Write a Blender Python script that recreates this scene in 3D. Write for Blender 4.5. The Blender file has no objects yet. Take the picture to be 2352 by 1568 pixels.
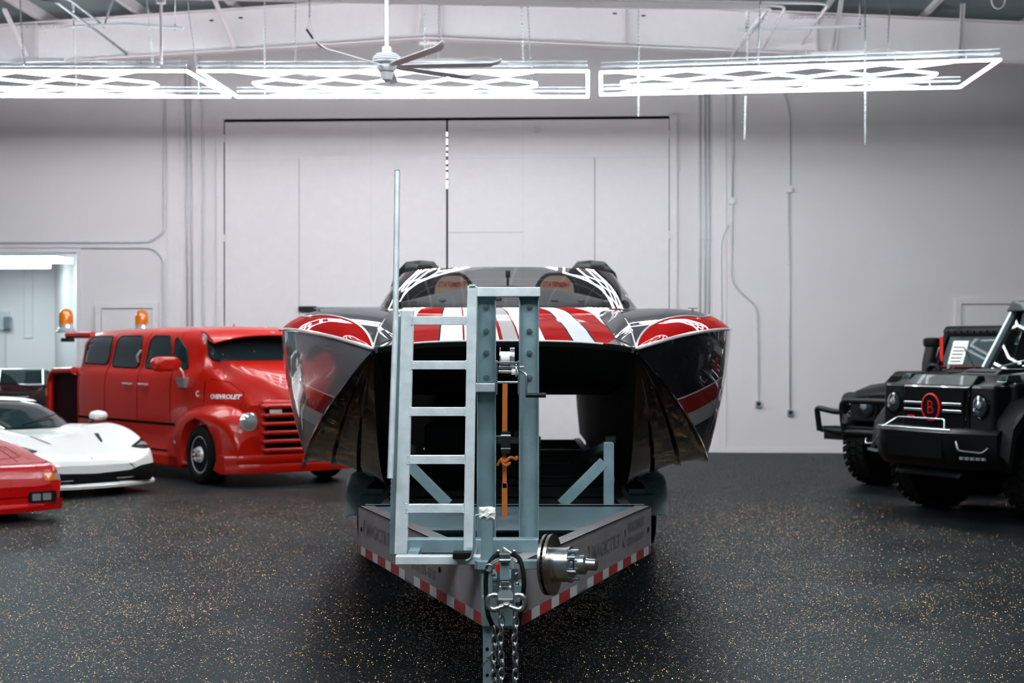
import bpy, bmesh, math, random
from mathutils import Vector, Matrix
from mathutils.bvhtree import BVHTree
from mathutils.geometry import delaunay_2d_cdt
random.seed(7)
PI = math.pi
C = bpy.context.scene.collection
F = 3600.0; HZ = 800.0; CH = 1.7

def P(px, py, d):
    return Vector(((px-1176)/F*d, d, CH+(HZ-py)/F*d))

# room frame: turned three degrees to the camera
TH = math.radians(3.0)
RU = Vector((math.cos(TH), -math.sin(TH), 0)); RV = Vector((math.sin(TH), math.cos(TH), 0)); RC = Vector((0, 25.8, 0))
def R(u, v, z):
    return RC + RU*u + RV*v + Vector((0, 0, z))
def RP(px, py, v):
    a = (px-1176)/F; b = (HZ-py)/F
    t = (RC.dot(RV)+v)/(a*RV.x+RV.y)
    return Vector((a*t, t, CH+b*t))
def RPl(px, py, v):
    p = RP(px, py, v); q = p-RC
    return q.dot(RU), p.z

# ---------------------------------------------------------------- materials
def lin(c):
    if isinstance(c, str):
        c = [int(c[i:i+2], 16)/255 for i in (0, 2, 4)]
        return tuple(x/12.92 if x <= .04045 else ((x+.055)/1.055)**2.4 for x in c)
    return c
def mat(name, col, rough=.5, metal=0., coat=0., bump=0., bscale=30., var=0., vscale=8., emit=0., spec=.5, alpha=None):
    m = bpy.data.materials.new(name); m.use_nodes = True
    nt = m.node_tree; b = nt.nodes['Principled BSDF']; c = lin(col)
    b.inputs['Base Color'].default_value = (*c, 1)
    b.inputs['Roughness'].default_value = rough; b.inputs['Metallic'].default_value = metal
    b.inputs['Coat Weight'].default_value = coat; b.inputs['Coat Roughness'].default_value = .03
    b.inputs['Specular IOR Level'].default_value = spec
    tc = nt.nodes.new('ShaderNodeTexCoord')
    nz = nt.nodes.new('ShaderNodeTexNoise'); nz.inputs['Scale'].default_value = vscale; nz.inputs['Detail'].default_value = 4
    nt.links.new(tc.outputs['Object'], nz.inputs['Vector'])
    if var:
        r = nt.nodes.new('ShaderNodeMapRange'); r.inputs['From Min'].default_value = .3; r.inputs['From Max'].default_value = .7
        r.inputs['To Min'].default_value = 1-var; r.inputs['To Max'].default_value = 1+var
        nt.links.new(nz.outputs['Fac'], r.inputs['Value'])
        mx = nt.nodes.new('ShaderNodeVectorMath'); mx.operation = 'SCALE'; mx.inputs[0].default_value = c
        nt.links.new(r.outputs[0], mx.inputs['Scale']); nt.links.new(mx.outputs[0], b.inputs['Base Color'])
    rr = nt.nodes.new('ShaderNodeMapRange'); rr.inputs['To Min'].default_value = rough*.85; rr.inputs['To Max'].default_value = min(1, rough*1.2)
    nt.links.new(nz.outputs['Fac'], rr.inputs['Value']); nt.links.new(rr.outputs[0], b.inputs['Roughness'])
    if bump:
        n2 = nt.nodes.new('ShaderNodeTexNoise'); n2.inputs['Scale'].default_value = bscale; n2.inputs['Detail'].default_value = 3
        nt.links.new(tc.outputs['Object'], n2.inputs['Vector'])
        bp = nt.nodes.new('ShaderNodeBump'); bp.inputs['Strength'].default_value = bump; bp.inputs['Distance'].default_value = .02
        nt.links.new(n2.outputs['Fac'], bp.inputs['Height']); nt.links.new(bp.outputs[0], b.inputs['Normal'])
    if emit:
        b.inputs['Emission Color'].default_value = (*c, 1); b.inputs['Emission Strength'].default_value = emit
    return m
def glass(name, tint, rough=.02, body=0.0, ior=1.38):
    m = bpy.data.materials.new(name); m.use_nodes = True; nt = m.node_tree
    nt.nodes.remove(nt.nodes['Principled BSDF']); out = nt.nodes['Material Output']
    tr = nt.nodes.new('ShaderNodeBsdfTransparent'); tr.inputs[0].default_value = (*lin(tint), 1)
    gl = nt.nodes.new('ShaderNodeBsdfGlossy'); gl.inputs['Roughness'].default_value = rough; gl.inputs[0].default_value = (1, 1, 1, 1)
    fr = nt.nodes.new('ShaderNodeFresnel'); fr.inputs['IOR'].default_value = ior
    ad = nt.nodes.new('ShaderNodeMath'); ad.inputs[1].default_value = body; ad.operation = 'MULTIPLY_ADD'; ad.inputs[2].default_value = 0.0
    ad.inputs[1].default_value = 1.0+body
    mx = nt.nodes.new('ShaderNodeMixShader')
    nt.links.new(fr.outputs[0], ad.inputs[0]); nt.links.new(ad.outputs[0], mx.inputs[0])
    nt.links.new(tr.outputs[0], mx.inputs[1]); nt.links.new(gl.outputs[0], mx.inputs[2]); nt.links.new(mx.outputs[0], out.inputs[0])
    return m
def emis(name, col, s):
    m = bpy.data.materials.new(name); m.use_nodes = True; nt = m.node_tree
    b = nt.nodes['Principled BSDF']; b.inputs['Base Color'].default_value = (.8, .8, .8, 1)
    b.inputs['Emission Color'].default_value = (*lin(col), 1); b.inputs['Emission Strength'].default_value = s
    return m
def ramp_paint(name, coef, off, stops, rough=.25, coat=1.0, spec=.5):
    """constant colour bands of glossy paint along a slanted object-space axis"""
    m = mat(name, 'ffffff', rough, 0, coat, spec=spec); nt = m.node_tree; b = nt.nodes['Principled BSDF']
    tc = nt.nodes.new('ShaderNodeTexCoord'); dt = nt.nodes.new('ShaderNodeVectorMath'); dt.operation = 'DOT_PRODUCT'
    dt.inputs[1].default_value = coef; nt.links.new(tc.outputs['Object'], dt.inputs[0])
    lo, hi = off
    mr = nt.nodes.new('ShaderNodeMapRange'); mr.inputs['From Min'].default_value = lo; mr.inputs['From Max'].default_value = hi
    nt.links.new(dt.outputs['Value'], mr.inputs['Value'])
    cr = nt.nodes.new('ShaderNodeValToRGB'); cr.color_ramp.interpolation = 'CONSTANT'
    el = cr.color_ramp.elements
    el[0].position = 0; el[0].color = (*lin(stops[0][1]), 1)
    el[1].position = (stops[1][0]-lo)/(hi-lo); el[1].color = (*lin(stops[1][1]), 1)
    for v, c in stops[2:]:
        e = el.new(min(1, (v-lo)/(hi-lo))); e.color = (*lin(c), 1)
    nt.links.new(mr.outputs[0], cr.inputs[0]); nt.links.new(cr.outputs[0], b.inputs['Base Color'])
    return m

# ---------------------------------------------------------------- mesh builder
def frame_of(d):
    d = d.normalized(); a = Vector((0, 0, 1)) if abs(d.z) < .9 else Vector((1, 0, 0))
    x = d.cross(a).normalized(); y = d.cross(x).normalized(); return x, y
def cr(p0, p1, p2, p3, t):
    return tuple(.5*((2*b)+(-a+c)*t+(2*a-5*b+4*c-d)*t*t+(-a+3*b-3*c+d)*t**3) for a, b, c, d in zip(p0, p1, p2, p3))
def spline(pts, n):
    o = []
    for i in range(len(pts)-1):
        a = pts[max(i-1, 0)]; d = pts[min(i+2, len(pts)-1)]
        for k in range(n): o.append(cr(a, pts[i], pts[i+1], d, k/n))
    o.append(tuple(pts[-1])); return o

class B:
    def __init__(s, *mats):
        s.mats = list(mats); s.v = []; s.f = []; s.mi = []; s.sm = []; s.k = 0; s.xf = None
    def use(s, m):
        if m not in s.mats: s.mats.append(m)
        s.k = s.mats.index(m); return s
    def add(s, vs, fs, smooth=False):
        o = len(s.v)
        for p in vs:
            p = Vector(p); s.v.append(s.xf @ p if s.xf else p)
        for f in fs: s.f.append([i+o for i in f]); s.mi.append(s.k); s.sm.append(smooth)
        return s
    def box(s, x0, x1, y0, y1, z0, z1):
        vs = [(x, y, z) for x in (x0, x1) for y in (y0, y1) for z in (z0, z1)]
        return s.add(vs, [(0, 1, 3, 2), (4, 6, 7, 5), (0, 4, 5, 1), (2, 3, 7, 6), (0, 2, 6, 4), (1, 5, 7, 3)])
    def hexa(s, p):   # eight corners, bottom four (ccw) then top four
        return s.add(p, [(3, 2, 1, 0), (4, 5, 6, 7), (0, 1, 5, 4), (1, 2, 6, 5), (2, 3, 7, 6), (3, 0, 4, 7)])
    def obox(s, p0, p1, w, h, up=(0, 0, 1)):   # beam p0->p1, w across, h along up
        p0, p1 = Vector(p0), Vector(p1); d = (p1-p0).normalized(); u = Vector(up)
        a = d.cross(u).normalized(); u = a.cross(d).normalized()
        q = []
        for p in (p0, p1):
            q.append([p+a*sx*w/2+u*sz*h/2 for sx, sz in ((-1, -1), (1, -1), (1, 1), (-1, 1))])
        return s.add(q[0]+q[1], [(0, 1, 2, 3), (7, 6, 5, 4), (0, 4, 5, 1), (1, 5, 6, 2), (2, 6, 7, 3), (3, 7, 4, 0)])
    def tube(s, pts, r, n=10, closed=False, cap=True):
        pts = [Vector(p) for p in pts]; N = len(pts); rs = r if isinstance(r, (list, tuple)) else [r]*N
        vs = []; prev = None
        for i, p in enumerate(pts):
            if closed: d = pts[(i+1) % N]-pts[i-1]
            else: d = pts[min(i+1, N-1)]-pts[max(i-1, 0)]
            if d.length < 1e-9: d = Vector((0, 0, 1))
            d.normalize()
            if prev is None: x, y = frame_of(d)
            else:
                x = prev-d*prev.dot(d)
                if x.length < 1e-6: x, y = frame_of(d)
                x.normalize(); y = d.cross(x)
            prev = x
            for k in range(n):
                a = 2*PI*k/n; vs.append(p+(x*math.cos(a)+y*math.sin(a))*rs[i])
        fs = []
        for i in range(N if closed else N-1):
            j = (i+1) % N
            for k in range(n):
                l = (k+1) % n; fs.append((i*n+k, i*n+l, j*n+l, j*n+k))
        s.add(vs, fs, True)
        if cap and not closed:
            s.add(vs[:n], [tuple(range(n))[::-1]]); s.add(vs[-n:], [tuple(range(n))])
        return s
    def cyl(s, p0, p1, r0, r1=None, n=24):
        return s.tube([p0, p1], [r0, r0 if r1 is None else r1], n)
    def lathe(s, prof, o, ax, n=32, cap=True):
        o = Vector(o); ax = Vector(ax).normalized(); x, y = frame_of(ax); vs = []
        for r, h in prof:
            for k in range(n):
                a = 2*PI*k/n; vs.append(o+ax*h+(x*math.cos(a)+y*math.sin(a))*max(r, 1e-4))
        fs = [(i*n+k, i*n+(k+1) % n, (i+1)*n+(k+1) % n, (i+1)*n+k) for i in range(len(prof)-1) for k in range(n)]
        s.add(vs, fs, True)
        if cap: s.add(vs[:n], [tuple(range(n))[::-1]]); s.add(vs[-n:], [tuple(range(n))])
        return s
    def grid(s, rows, smooth=True, closed_v=False):
        m = len(rows[0]); vs = [p for r in rows for p in r]; fs = []
        for i in range(len(rows)-1):
            for k in range(m if closed_v else m-1):
                l = (k+1) % m; fs.append((i*m+k, i*m+l, (i+1)*m+l, (i+1)*m+k))
        return s.add(vs, fs, smooth)
    def prism(s, poly, o, U, V, depth):   # polygon in U,V plane extruded along U x V
        o, U, V = Vector(o), Vector(U), Vector(V); N = U.cross(V).normalized(); n = len(poly)
        a = [o+U*p[0]+V*p[1] for p in poly]; b = [p+N*depth for p in a]
        return s.add(a+b, [tuple(range(n))[::-1], tuple(range(n, 2*n))]+[(i, (i+1) % n, n+(i+1) % n, n+i) for i in range(n)])
    def loft(s, secs, nx=4, ny=3, mirror=True, cap=True, axis='x'):
        """secs: [(x, [(y,z)...])] half profiles from top centre to bottom centre; mirrored into a closed skin"""
        rows = []
        for x, pr in secs: rows.append([(x, y, z) for y, z in pr])
        rows = [spline(r, ny) for r in rows]
        m = len(rows[0]); cols = [spline([r[k] for r in rows], nx) for k in range(m)]
        rows = [[cols[k][i] for k in range(m)] for i in range(len(cols[0]))]
        out = []
        for r in rows:
            r = [(x, max(y, 0.0) if mirror else y, z) for x, y, z in r]
            if mirror: r = r+[(x, -y, z) for x, y, z in r[::-1]][1:-1]
            out.append(r)
        s.grid(out, True, True)
        if cap:
            n = len(out[0])
            s.add(out[0], [tuple(range(n))]); s.add(out[-1], [tuple(range(n))[::-1]])
        return s
    def bvh(s):
        return BVHTree.FromPolygons([tuple(p) for p in s.v], [tuple(f) for f in s.f])
    def text(s, t, size, o, U, V, off=.002, bvh=None, bold=0, shear=0, width=None, center=True, dirn=None):
        cu = bpy.data.curves.new('t', 'FONT'); cu.body = t; cu.size = size; cu.shear = shear; cu.offset = bold; cu.resolution_u = 3
        ob = bpy.data.objects.new('t', cu); C.objects.link(ob)
        bpy.context.view_layer.update()
        me = bpy.data.meshes.new_from_object(ob.evaluated_get(bpy.context.evaluated_depsgraph_get()))
        xs = [v.co.x for v in me.vertices]; ys = [v.co.y for v in me.vertices]
        cx, cy = ((min(xs)+max(xs))/2, (min(ys)+max(ys))/2) if center else (min(xs), min(ys))
        k = (width/(max(xs)-min(xs))) if width else 1
        o, U, V = Vector(o), Vector(U).normalized(), Vector(V).normalized(); N = U.cross(V)
        vs = []
        for v in me.vertices:
            p = o+U*((v.co.x-cx)*k)+V*(v.co.y-cy)
            if bvh:
                h = bvh.ray_cast(p, Vector(dirn) if dirn else -N)
                p = h[0]-(Vector(dirn) if dirn else -N)*off if h[0] else bvh.find_nearest(p)[0]+N*off
            else: p = p+N*off
            vs.append(p)
        s.add(vs, [tuple(p.vertices) for p in me.polygons])
        bpy.data.objects.remove(ob); bpy.data.meshes.remove(me); bpy.data.curves.remove(cu)
        return s
    def decal(s, bvh, poly, o, U, V, dirn, off=.003, res=.08, smooth=True):
        """polygon (U,V coords about o) thrown along dirn on to a surface, lifted by off"""
        o, U, V, dirn = Vector(o), Vector(U), Vector(V), Vector(dirn).normalized()
        pts = []; n = len(poly)
        for i in range(n):
            a, b = poly[i], poly[(i+1) % n]; L = math.dist(a, b); k = max(1, int(L/res))
            for j in range(k): pts.append(Vector((a[0]+(b[0]-a[0])*j/k, a[1]+(b[1]-a[1])*j/k)))
        ne = len(pts); edges = [(i, (i+1) % ne) for i in range(ne)]
        def inside(x, y):
            c = False
            for i in range(n):
                x1, y1 = poly[i]; x2, y2 = poly[i-1]
                if (y1 > y) != (y2 > y) and x < (x2-x1)*(y-y1)/(y2-y1)+x1: c = not c
            return c
        xs = [p[0] for p in poly]; ys = [p[1] for p in poly]
        x = min(xs)+res/2
        while x < max(xs):
            y = min(ys)+res/2
            while y < max(ys):
                if inside(x, y): pts.append(Vector((x, y)))
                y += res
            x += res
        vo, eo, fo, *_ = delaunay_2d_cdt(pts, edges, [], 1, 1e-5)
        vs = []; ok = []
        for p in vo:
            w = o+U*p.x+V*p.y; h = bvh.ray_cast(w, dirn)
            if h[0] is None: vs.append(w); ok.append(False)
            else:
                nn = h[1] if h[1].dot(dirn) < 0 else -h[1]
                vs.append(h[0]+nn*off); ok.append(True)
        return s.add(vs, [tuple(f) for f in fo if all(ok[i] for i in f)], smooth)
    def seam(s, bvh, pts, o, U, V, dirn, r=.004, step=.05):
        o, U, V, dirn = Vector(o), Vector(U), Vector(V), Vector(dirn).normalized(); out = []
        for i in range(len(pts)-1):
            a, b = pts[i], pts[i+1]; k = max(1, int(math.dist(a, b)/step))
            for j in range(k+(i == len(pts)-2)):
                w = o+U*(a[0]+(b[0]-a[0])*j/k)+V*(a[1]+(b[1]-a[1])*j/k); h = bvh.ray_cast(w, dirn)
                if h[0] is not None: out.append(h[0])
        if len(out) > 1: s.tube(out, r, 5)
        return s
    def build(s, name, parent=None, bev=0., origin=None, sub=0):
        me = bpy.data.meshes.new(name); top = parent is None
        vs = s.v
        if top:
            if origin is None:
                lo = [min(p[i] for p in vs) for i in range(3)]; hi = [max(p[i] for p in vs) for i in range(3)]
                origin = Vector(((lo[0]+hi[0])/2, (lo[1]+hi[1])/2, lo[2]))
            origin = Vector(origin); vs = [p-origin for p in vs]
        elif getattr(parent, 'get', None) and parent.get('_w'):
            pass
        me.from_pydata([tuple(p) for p in vs], [], s.f)
        for m in s.mats: me.materials.append(m)
        me.polygons.foreach_set('material_index', s.mi); me.polygons.foreach_set('use_smooth', s.sm)
        bm = bmesh.new(); bm.from_mesh(me); bmesh.ops.remove_doubles(bm, verts=bm.verts, dist=1e-5)
        bmesh.ops.recalc_face_normals(bm, faces=bm.faces)
        for e in bm.edges:
            if len(e.link_faces) == 2 and e.calc_face_angle(0) > math.radians(42): e.smooth = False
        bm.to_mesh(me); bm.free(); me.update()
        ob = bpy.data.objects.new(name, me); C.objects.link(ob)
        if top: ob.location = origin
        else:
            ob.parent = parent
        if bev:
            md = ob.modifiers.new('bevel', 'BEVEL'); md.width = bev; md.segments = 2; md.limit_method = 'ANGLE'; md.angle_limit = math.radians(40)
        return ob
def tag(o, label, cat, group=None):
    o['label'] = label; o['category'] = cat
    if group: o['group'] = group
    return o
def thing(name, label, cat, loc=(0, 0, 0), rot=0., group=None):
    o = bpy.data.objects.new(name, None); C.objects.link(o); o.location = loc; o.rotation_euler = (0, 0, rot)
    o.empty_display_size = .2
    return tag(o, label, cat, group)
def struct(o):
    o['kind'] = 'structure'; return o
def wb(t, *mats):
    """builder whose world coordinates are turned into the local ones of thing t"""
    b = B(*mats); b.xf = (Matrix.Translation(t.location) @ Matrix.Rotation(t.rotation_euler.z, 4, 'Z')).inverted(); return b
def cut(ob, cutters):
    """carve wheel openings out of a body"""
    for c in cutters:
        c.v and None
        co = c.build('cutter', None)
        md = ob.modifiers.new('cut', 'BOOLEAN'); md.object = co; md.operation = 'DIFFERENCE'; md.solver = 'EXACT'
        if ob.parent:
            co.parent = ob.parent
        bpy.context.view_layer.update()
        me = bpy.data.meshes.new_from_object(ob.evaluated_get(bpy.context.evaluated_depsgraph_get()))
        ob.modifiers.remove(md); ob.data = me
        bpy.data.objects.remove(co)
def rrect(x0, x1, y0, y1, r, n=5):
    o = []
    for cx, cy, a0 in ((x1-r, y0+r, -PI/2), (x1-r, y1-r, 0), (x0+r, y1-r, PI/2), (x0+r, y0+r, PI)):
        for k in range(n+1):
            a = a0+PI/2*k/n; o.append((cx+r*math.cos(a), cy+r*math.sin(a)))
    return o
def rpoly(pts, r, n=4):
    o = []; N = len(pts)
    for i in range(N):
        p, a, b = Vector(pts[i]), Vector(pts[i-1]), Vector(pts[(i+1) % N])
        rr = min(r, (a-p).length*.45, (b-p).length*.45)
        p1 = p+(a-p).normalized()*rr; p2 = p+(b-p).normalized()*rr
        for k in range(n+1):
            t = k/n; q = p1*(1-t)**2+p*2*t*(1-t)+p2*t*t; o.append((q.x, q.y))
    return o
def ell(cx, cy, a, b, n=24):
    return [(cx+a*math.cos(2*PI*k/n), cy+b*math.sin(2*PI*k/n)) for k in range(n)]
def bend(pts, r=.08, n=5):
    """round the corners of a 3D polyline"""
    pts = [Vector(p) for p in pts]; o = [pts[0]]
    for i in range(1, len(pts)-1):
        p, a, b = pts[i], pts[i-1], pts[i+1]
        rr = min(r, (a-p).length*.45, (b-p).length*.45)
        p1 = p+(a-p).normalized()*rr; p2 = p+(b-p).normalized()*rr
        for k in range(n+1):
            t = k/n; o.append(p1*(1-t)**2+p*2*t*(1-t)+p2*t*t)
    o.append(pts[-1]); return o

# ---------------------------------------------------------------- palette
M = {}
M['wall'] = mat('painted_wall', 'd4cdcf', .6, bump=.06, bscale=60, var=.015, vscale=1.5)
M['steelwhite'] = mat('white_painted_steel', 'd6cfd1', .5, var=.02)
M['ceil'] = mat('insulation_blanket', '7f8b8e', .7, bump=.3, bscale=3, var=.1, vscale=2)
M['dark'] = mat('dark_gap', '040506', .9, spec=.1)
M['sidewall'] = mat('dark_side_wall_steel', '3a4a4e', .7)
M['conduit'] = mat('painted_conduit', 'c4c6ca', .45, .2, var=.05)
M['steelgrey'] = mat('grey_steel_tube', '8f9ba0', .35, .7, var=.08)
M['alu'] = mat('mill_aluminium', 'ccd6da', .42, .3, bump=.05, bscale=90, var=.12, vscale=14)
M['alud'] = mat('weathered_aluminium', '789096', .45, .4, bump=.06, bscale=70, var=.15, vscale=9)
M['rail'] = mat('trailer_rail_aluminium', '8d888b', .5, .35, bump=.05, bscale=50, var=.1, vscale=6)
M['chrome'] = mat('polished_chrome', 'dfe2e4', .12, .65, .5)
M['zinc'] = mat('zinc_plated_steel', 'b5babc', .25, .95, var=.1, vscale=20)
M['steel'] = mat('machined_steel', 'a09a92', .28, 1, var=.12, vscale=25)
M['rubber'] = mat('black_rubber', '050606', .75, spec=.2, bump=.1)
M['blackpl'] = mat('black_plastic', '070809', .5, spec=.3)
M['blackgl'] = mat('gloss_black_paint', '050607', .12, 0, 1)
M['blackmat'] = mat('satin_black_paint', '050708', .45, .0, .06, spec=.18)
M['red'] = mat('red_car_paint', 'b01202', .32, 0, .5, spec=.3)
M['red2'] = mat('bright_red_car_paint', 'b00608', .28, 0, .5, spec=.3)
M['white'] = mat('white_car_paint', 'dedcd8', .3, 0, .6)
M['maroon'] = mat('dark_maroon_paint', '24090d', .3, 0, .1, spec=.0)
M['emblem'] = mat('emblem_red', 'e00810', .35)
M['lampdk'] = mat('dark_headlamp', '39444a', .1, .5, 1)
M['glassdk'] = mat('tinted_car_glass', '16282c', .05, 0, .6)
M['glassm'] = glass('clear_tinted_glass', '7d9698', ior=1.12)
M['wshield'] = glass('smoked_windshield', 'a3a2a4', ior=1.28)
M['lamp'] = mat('headlamp_glass', 'cfd6da', .08, .7, 1)
M['amber'] = mat('amber_lens', 'd06a06', .15, 0, 1)
M['orange'] = mat('orange_webbing', 'a5560c', .8, bump=.2, bscale=200)
M['tape_r'] = mat('red_reflective_tape', '962a25', .45)
M['tape_w'] = mat('white_reflective_tape', 'b2b6b8', .45)
M['ink'] = mat('faded_lettering', '5b5a5d', .6)
M['boatred'] = mat('boat_red_gelcoat', 'b00b0b', .22, 0, .22, spec=.0)
M['boatwhite'] = mat('boat_white_gelcoat', 'eceaea', .18, 0, 1)
M['boatgrey'] = mat('boat_grey_gelcoat', '45474b', .2, 0, .4, spec=.0)
M['hullblack'] = mat('boat_black_bottom', '020202', .08, 0, .3, spec=.25)
M['tunnel'] = mat('tunnel_black', '030404', .6, spec=.12)
M['brightalloy'] = mat('bright_alloy', 'dfe2e4', .25, .25)
M['tube3'] = emis('led_tube_front_bay', 'f6fbff', 30)
M['cream'] = mat('tan_leather', 'c8a78c', .6)
M['paper'] = mat('white_paper', 'dcdcd6', .7)
M['tube'] = emis('led_tube', 'f4fbff', 22)
M['tube2'] = emis('led_tube_over_bay', 'f4fbff', 16)
M['daylight'] = emis('daylight_slit', 'ffffff', 2)
M['clip'] = mat('clear_plastic_clip', 'd9e2e6', .3)
M['redpl'] = mat('red_plastic', 'c01a12', .4)
M['warm'] = mat('white_roller', 'e2dcd6', .5)
# ================================================================ the room
def floor_material():
    m = bpy.data.materials.new('black_epoxy_flake_floor'); m.use_nodes = True; nt = m.node_tree; b = nt.nodes['Principled BSDF']; L = nt.links.new
    tc = nt.nodes.new('ShaderNodeTexCoord')
    nz = nt.nodes.new('ShaderNodeTexNoise'); nz.inputs['Scale'].default_value = 1.2; nz.inputs['Detail'].default_value = 8; nz.inputs['Roughness'].default_value = .65
    L(tc.outputs['Object'], nz.inputs['Vector'])
    vo = nt.nodes.new('ShaderNodeTexVoronoi'); vo.inputs['Scale'].default_value = 92; vo.voronoi_dimensions = '2D'; L(tc.outputs['Object'], vo.inputs['Vector'])
    sp = nt.nodes.new('ShaderNodeSeparateColor'); L(vo.outputs['Color'], sp.inputs[0])
    g1 = nt.nodes.new('ShaderNodeMath'); g1.operation = 'GREATER_THAN'; g1.inputs[1].default_value = .80; L(sp.outputs[0], g1.inputs[0])
    g2 = nt.nodes.new('ShaderNodeMath'); g2.operation = 'LESS_THAN'; g2.inputs[1].default_value = .30; L(vo.outputs['Distance'], g2.inputs[0])
    fl = nt.nodes.new('ShaderNodeMath'); fl.operation = 'MULTIPLY'; L(g1.outputs[0], fl.inputs[0]); L(g2.outputs[0], fl.inputs[1])
    # base coat: near black with faint grey granite
    v2 = nt.nodes.new('ShaderNodeTexNoise'); v2.inputs['Scale'].default_value = 170; v2.inputs['Detail'].default_value = 2; L(tc.outputs['Object'], v2.inputs['Vector'])
    r2 = nt.nodes.new('ShaderNodeValToRGB'); r2.color_ramp.elements[0].position = .48; r2.color_ramp.elements[0].color = (.003, .0035, .004, 1)
    r2.color_ramp.elements[1].position = .72; r2.color_ramp.elements[1].color = (.007, .009, .011, 1); L(v2.outputs['Fac'], r2.inputs[0])
    L(r2.outputs[0], b.inputs['Base Color'])
    rr = nt.nodes.new('ShaderNodeMapRange'); rr.inputs['From Min'].default_value = .3; rr.inputs['From Max'].default_value = .7
    rr.inputs['To Min'].default_value = .28; rr.inputs['To Max'].default_value = .40; L(nz.outputs['Fac'], rr.inputs['Value']); L(rr.outputs[0], b.inputs['Roughness'])
    b.inputs['Specular IOR Level'].default_value = 0
    bp = nt.nodes.new('ShaderNodeBump'); bp.inputs['Strength'].default_value = .25; bp.inputs['Distance'].default_value = .004
    L(v2.outputs['Fac'], bp.inputs['Height']); L(bp.outputs[0], b.inputs['Normal'])
    # thin worn gloss: weak grazing reflection
    gs = nt.nodes.new('ShaderNodeBsdfGlossy'); L(rr.outputs[0], gs.inputs['Roughness']); gs.inputs[0].default_value = (.8, .93, 1, 1)
    fq = nt.nodes.new('ShaderNodeFresnel'); fq.inputs['IOR'].default_value = 1.3
    fm = nt.nodes.new('ShaderNodeMath'); fm.operation = 'MULTIPLY'; fm.inputs[1].default_value = .17; L(fq.outputs[0], fm.inputs[0])
    ms = nt.nodes.new('ShaderNodeMixShader'); L(fm.outputs[0], ms.inputs[0]); L(b.outputs[0], ms.inputs[1]); L(gs.outputs[0], ms.inputs[2])
    # tilted metal flakes
    ge = nt.nodes.new('ShaderNodeNewGeometry')
    sb = nt.nodes.new('ShaderNodeVectorMath'); sb.operation = 'SUBTRACT'; sb.inputs[1].default_value = (.5, .5, .5); L(vo.outputs['Color'], sb.inputs[0])
    sc = nt.nodes.new('ShaderNodeVectorMath'); sc.operation = 'MULTIPLY'; sc.inputs[1].default_value = (0, 1.1, 1.1); L(sb.outputs[0], sc.inputs[0])
    # spread in x comes from another channel of the same cell
    cx = nt.nodes.new('ShaderNodeCombineXYZ'); s3 = nt.nodes.new('ShaderNodeSeparateXYZ'); L(sc.outputs[0], s3.inputs[0])
    L(s3.outputs['Y'], cx.inputs['X']); L(s3.outputs['Z'], cx.inputs['Y'])
    ad = nt.nodes.new('ShaderNodeVectorMath'); ad.operation = 'ADD'; L(ge.outputs['Normal'], ad.inputs[0]); L(cx.outputs[0], ad.inputs[1])
    no = nt.nodes.new('ShaderNodeVectorMath'); no.operation = 'NORMALIZE'; L(ad.outputs[0], no.inputs[0])
    fb = nt.nodes.new('ShaderNodeBsdfPrincipled'); fb.inputs['Base Color'].default_value = (1, .55, .2, 1); fb.inputs['Metallic'].default_value = 1
    fb.inputs['Roughness'].default_value = .16; L(no.outputs[0], fb.inputs['Normal'])
    mx = nt.nodes.new('ShaderNodeMixShader'); L(fl.outputs[0], mx.inputs[0]); L(ms.outputs[0], mx.inputs[1]); L(fb.outputs[0], mx.inputs[2])
    L(mx.outputs[0], nt.nodes['Material Output'].inputs[0]); return m
M['floor'] = floor_material()

UL, UR = -18.0, 19.0; VF = -32.0
b = B(M['floor']); q = [R(UL-1, VF, 0), R(UR, VF, 0), R(UR, 8, 0), R(UL-1, 8, 0)]
b.hexa([p+Vector((0, 0, -.1)) for p in q]+q); struct(b.build('floor'))

def wquad(b, u0, u1, v0, v1, z0, z1):
    return b.hexa([R(u0, v0, z0), R(u1, v0, z0), R(u1, v1, z0), R(u0, v1, z0), R(u0, v0, z1), R(u1, v0, z1), R(u1, v1, z1), R(u0, v1, z1)])

# back wall with the opening to the side bay on the left
uo, zo = RPl(177, 580, 0); uo0 = -11.5
ud0, zd = RPl(517, 275, 0); ud1, _ = RPl(1536, 268, 0)
b = B(M['wall'])
wquad(b, UL, uo0, 0, .25, 0, 9); wquad(b, uo0, uo, 0, .25, zo, 9); wquad(b, uo, UR, 0, .25, 0, 9)
struct(b.build('wall_back'))
b = B(M['sidewall']); wquad(b, UR, UR+.2, VF, .25, 0, 9); struct(b.build('wall_right'))
b = B(M['sidewall']); wquad(b, UL-.2, UL, VF, 0, 0, 9); struct(b.build('wall_left'))
b = B(M['steelwhite'])
for u0, u1, z0, z1 in ((uo-.0, uo+.07, 0, zo+.07), (uo0, uo, zo, zo+.07)): wquad(b, u0, u1, -.03, 0, z0, z1)
struct(b.build('trim_1', bev=.008))
# side bay
ua, _ = RPl(126, 700, 4.6)
b = B(M['wall']); wquad(b, uo0-.2, ua, 4.6, 4.8, 0, zo+.4); struct(b.build('wall_bay_back'))
b = B(M['wall'])
b.hexa([R(ua, 4.6, 0), R(uo+.1, .25, 0), R(uo+.3, .25, 0), R(ua+.2, 4.6, 0), R(ua, 4.6, zo+.4), R(uo+.1, .25, zo+.4), R(uo+.3, .25, zo+.4), R(ua+.2, 4.6, zo+.4)])
struct(b.build('wall_bay_right'))
b = B(M['steelwhite']); wquad(b, uo0-.2, uo+.3, .25, 4.8, zo+.12, zo+.2); struct(b.build('ceiling_bay'))
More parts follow.
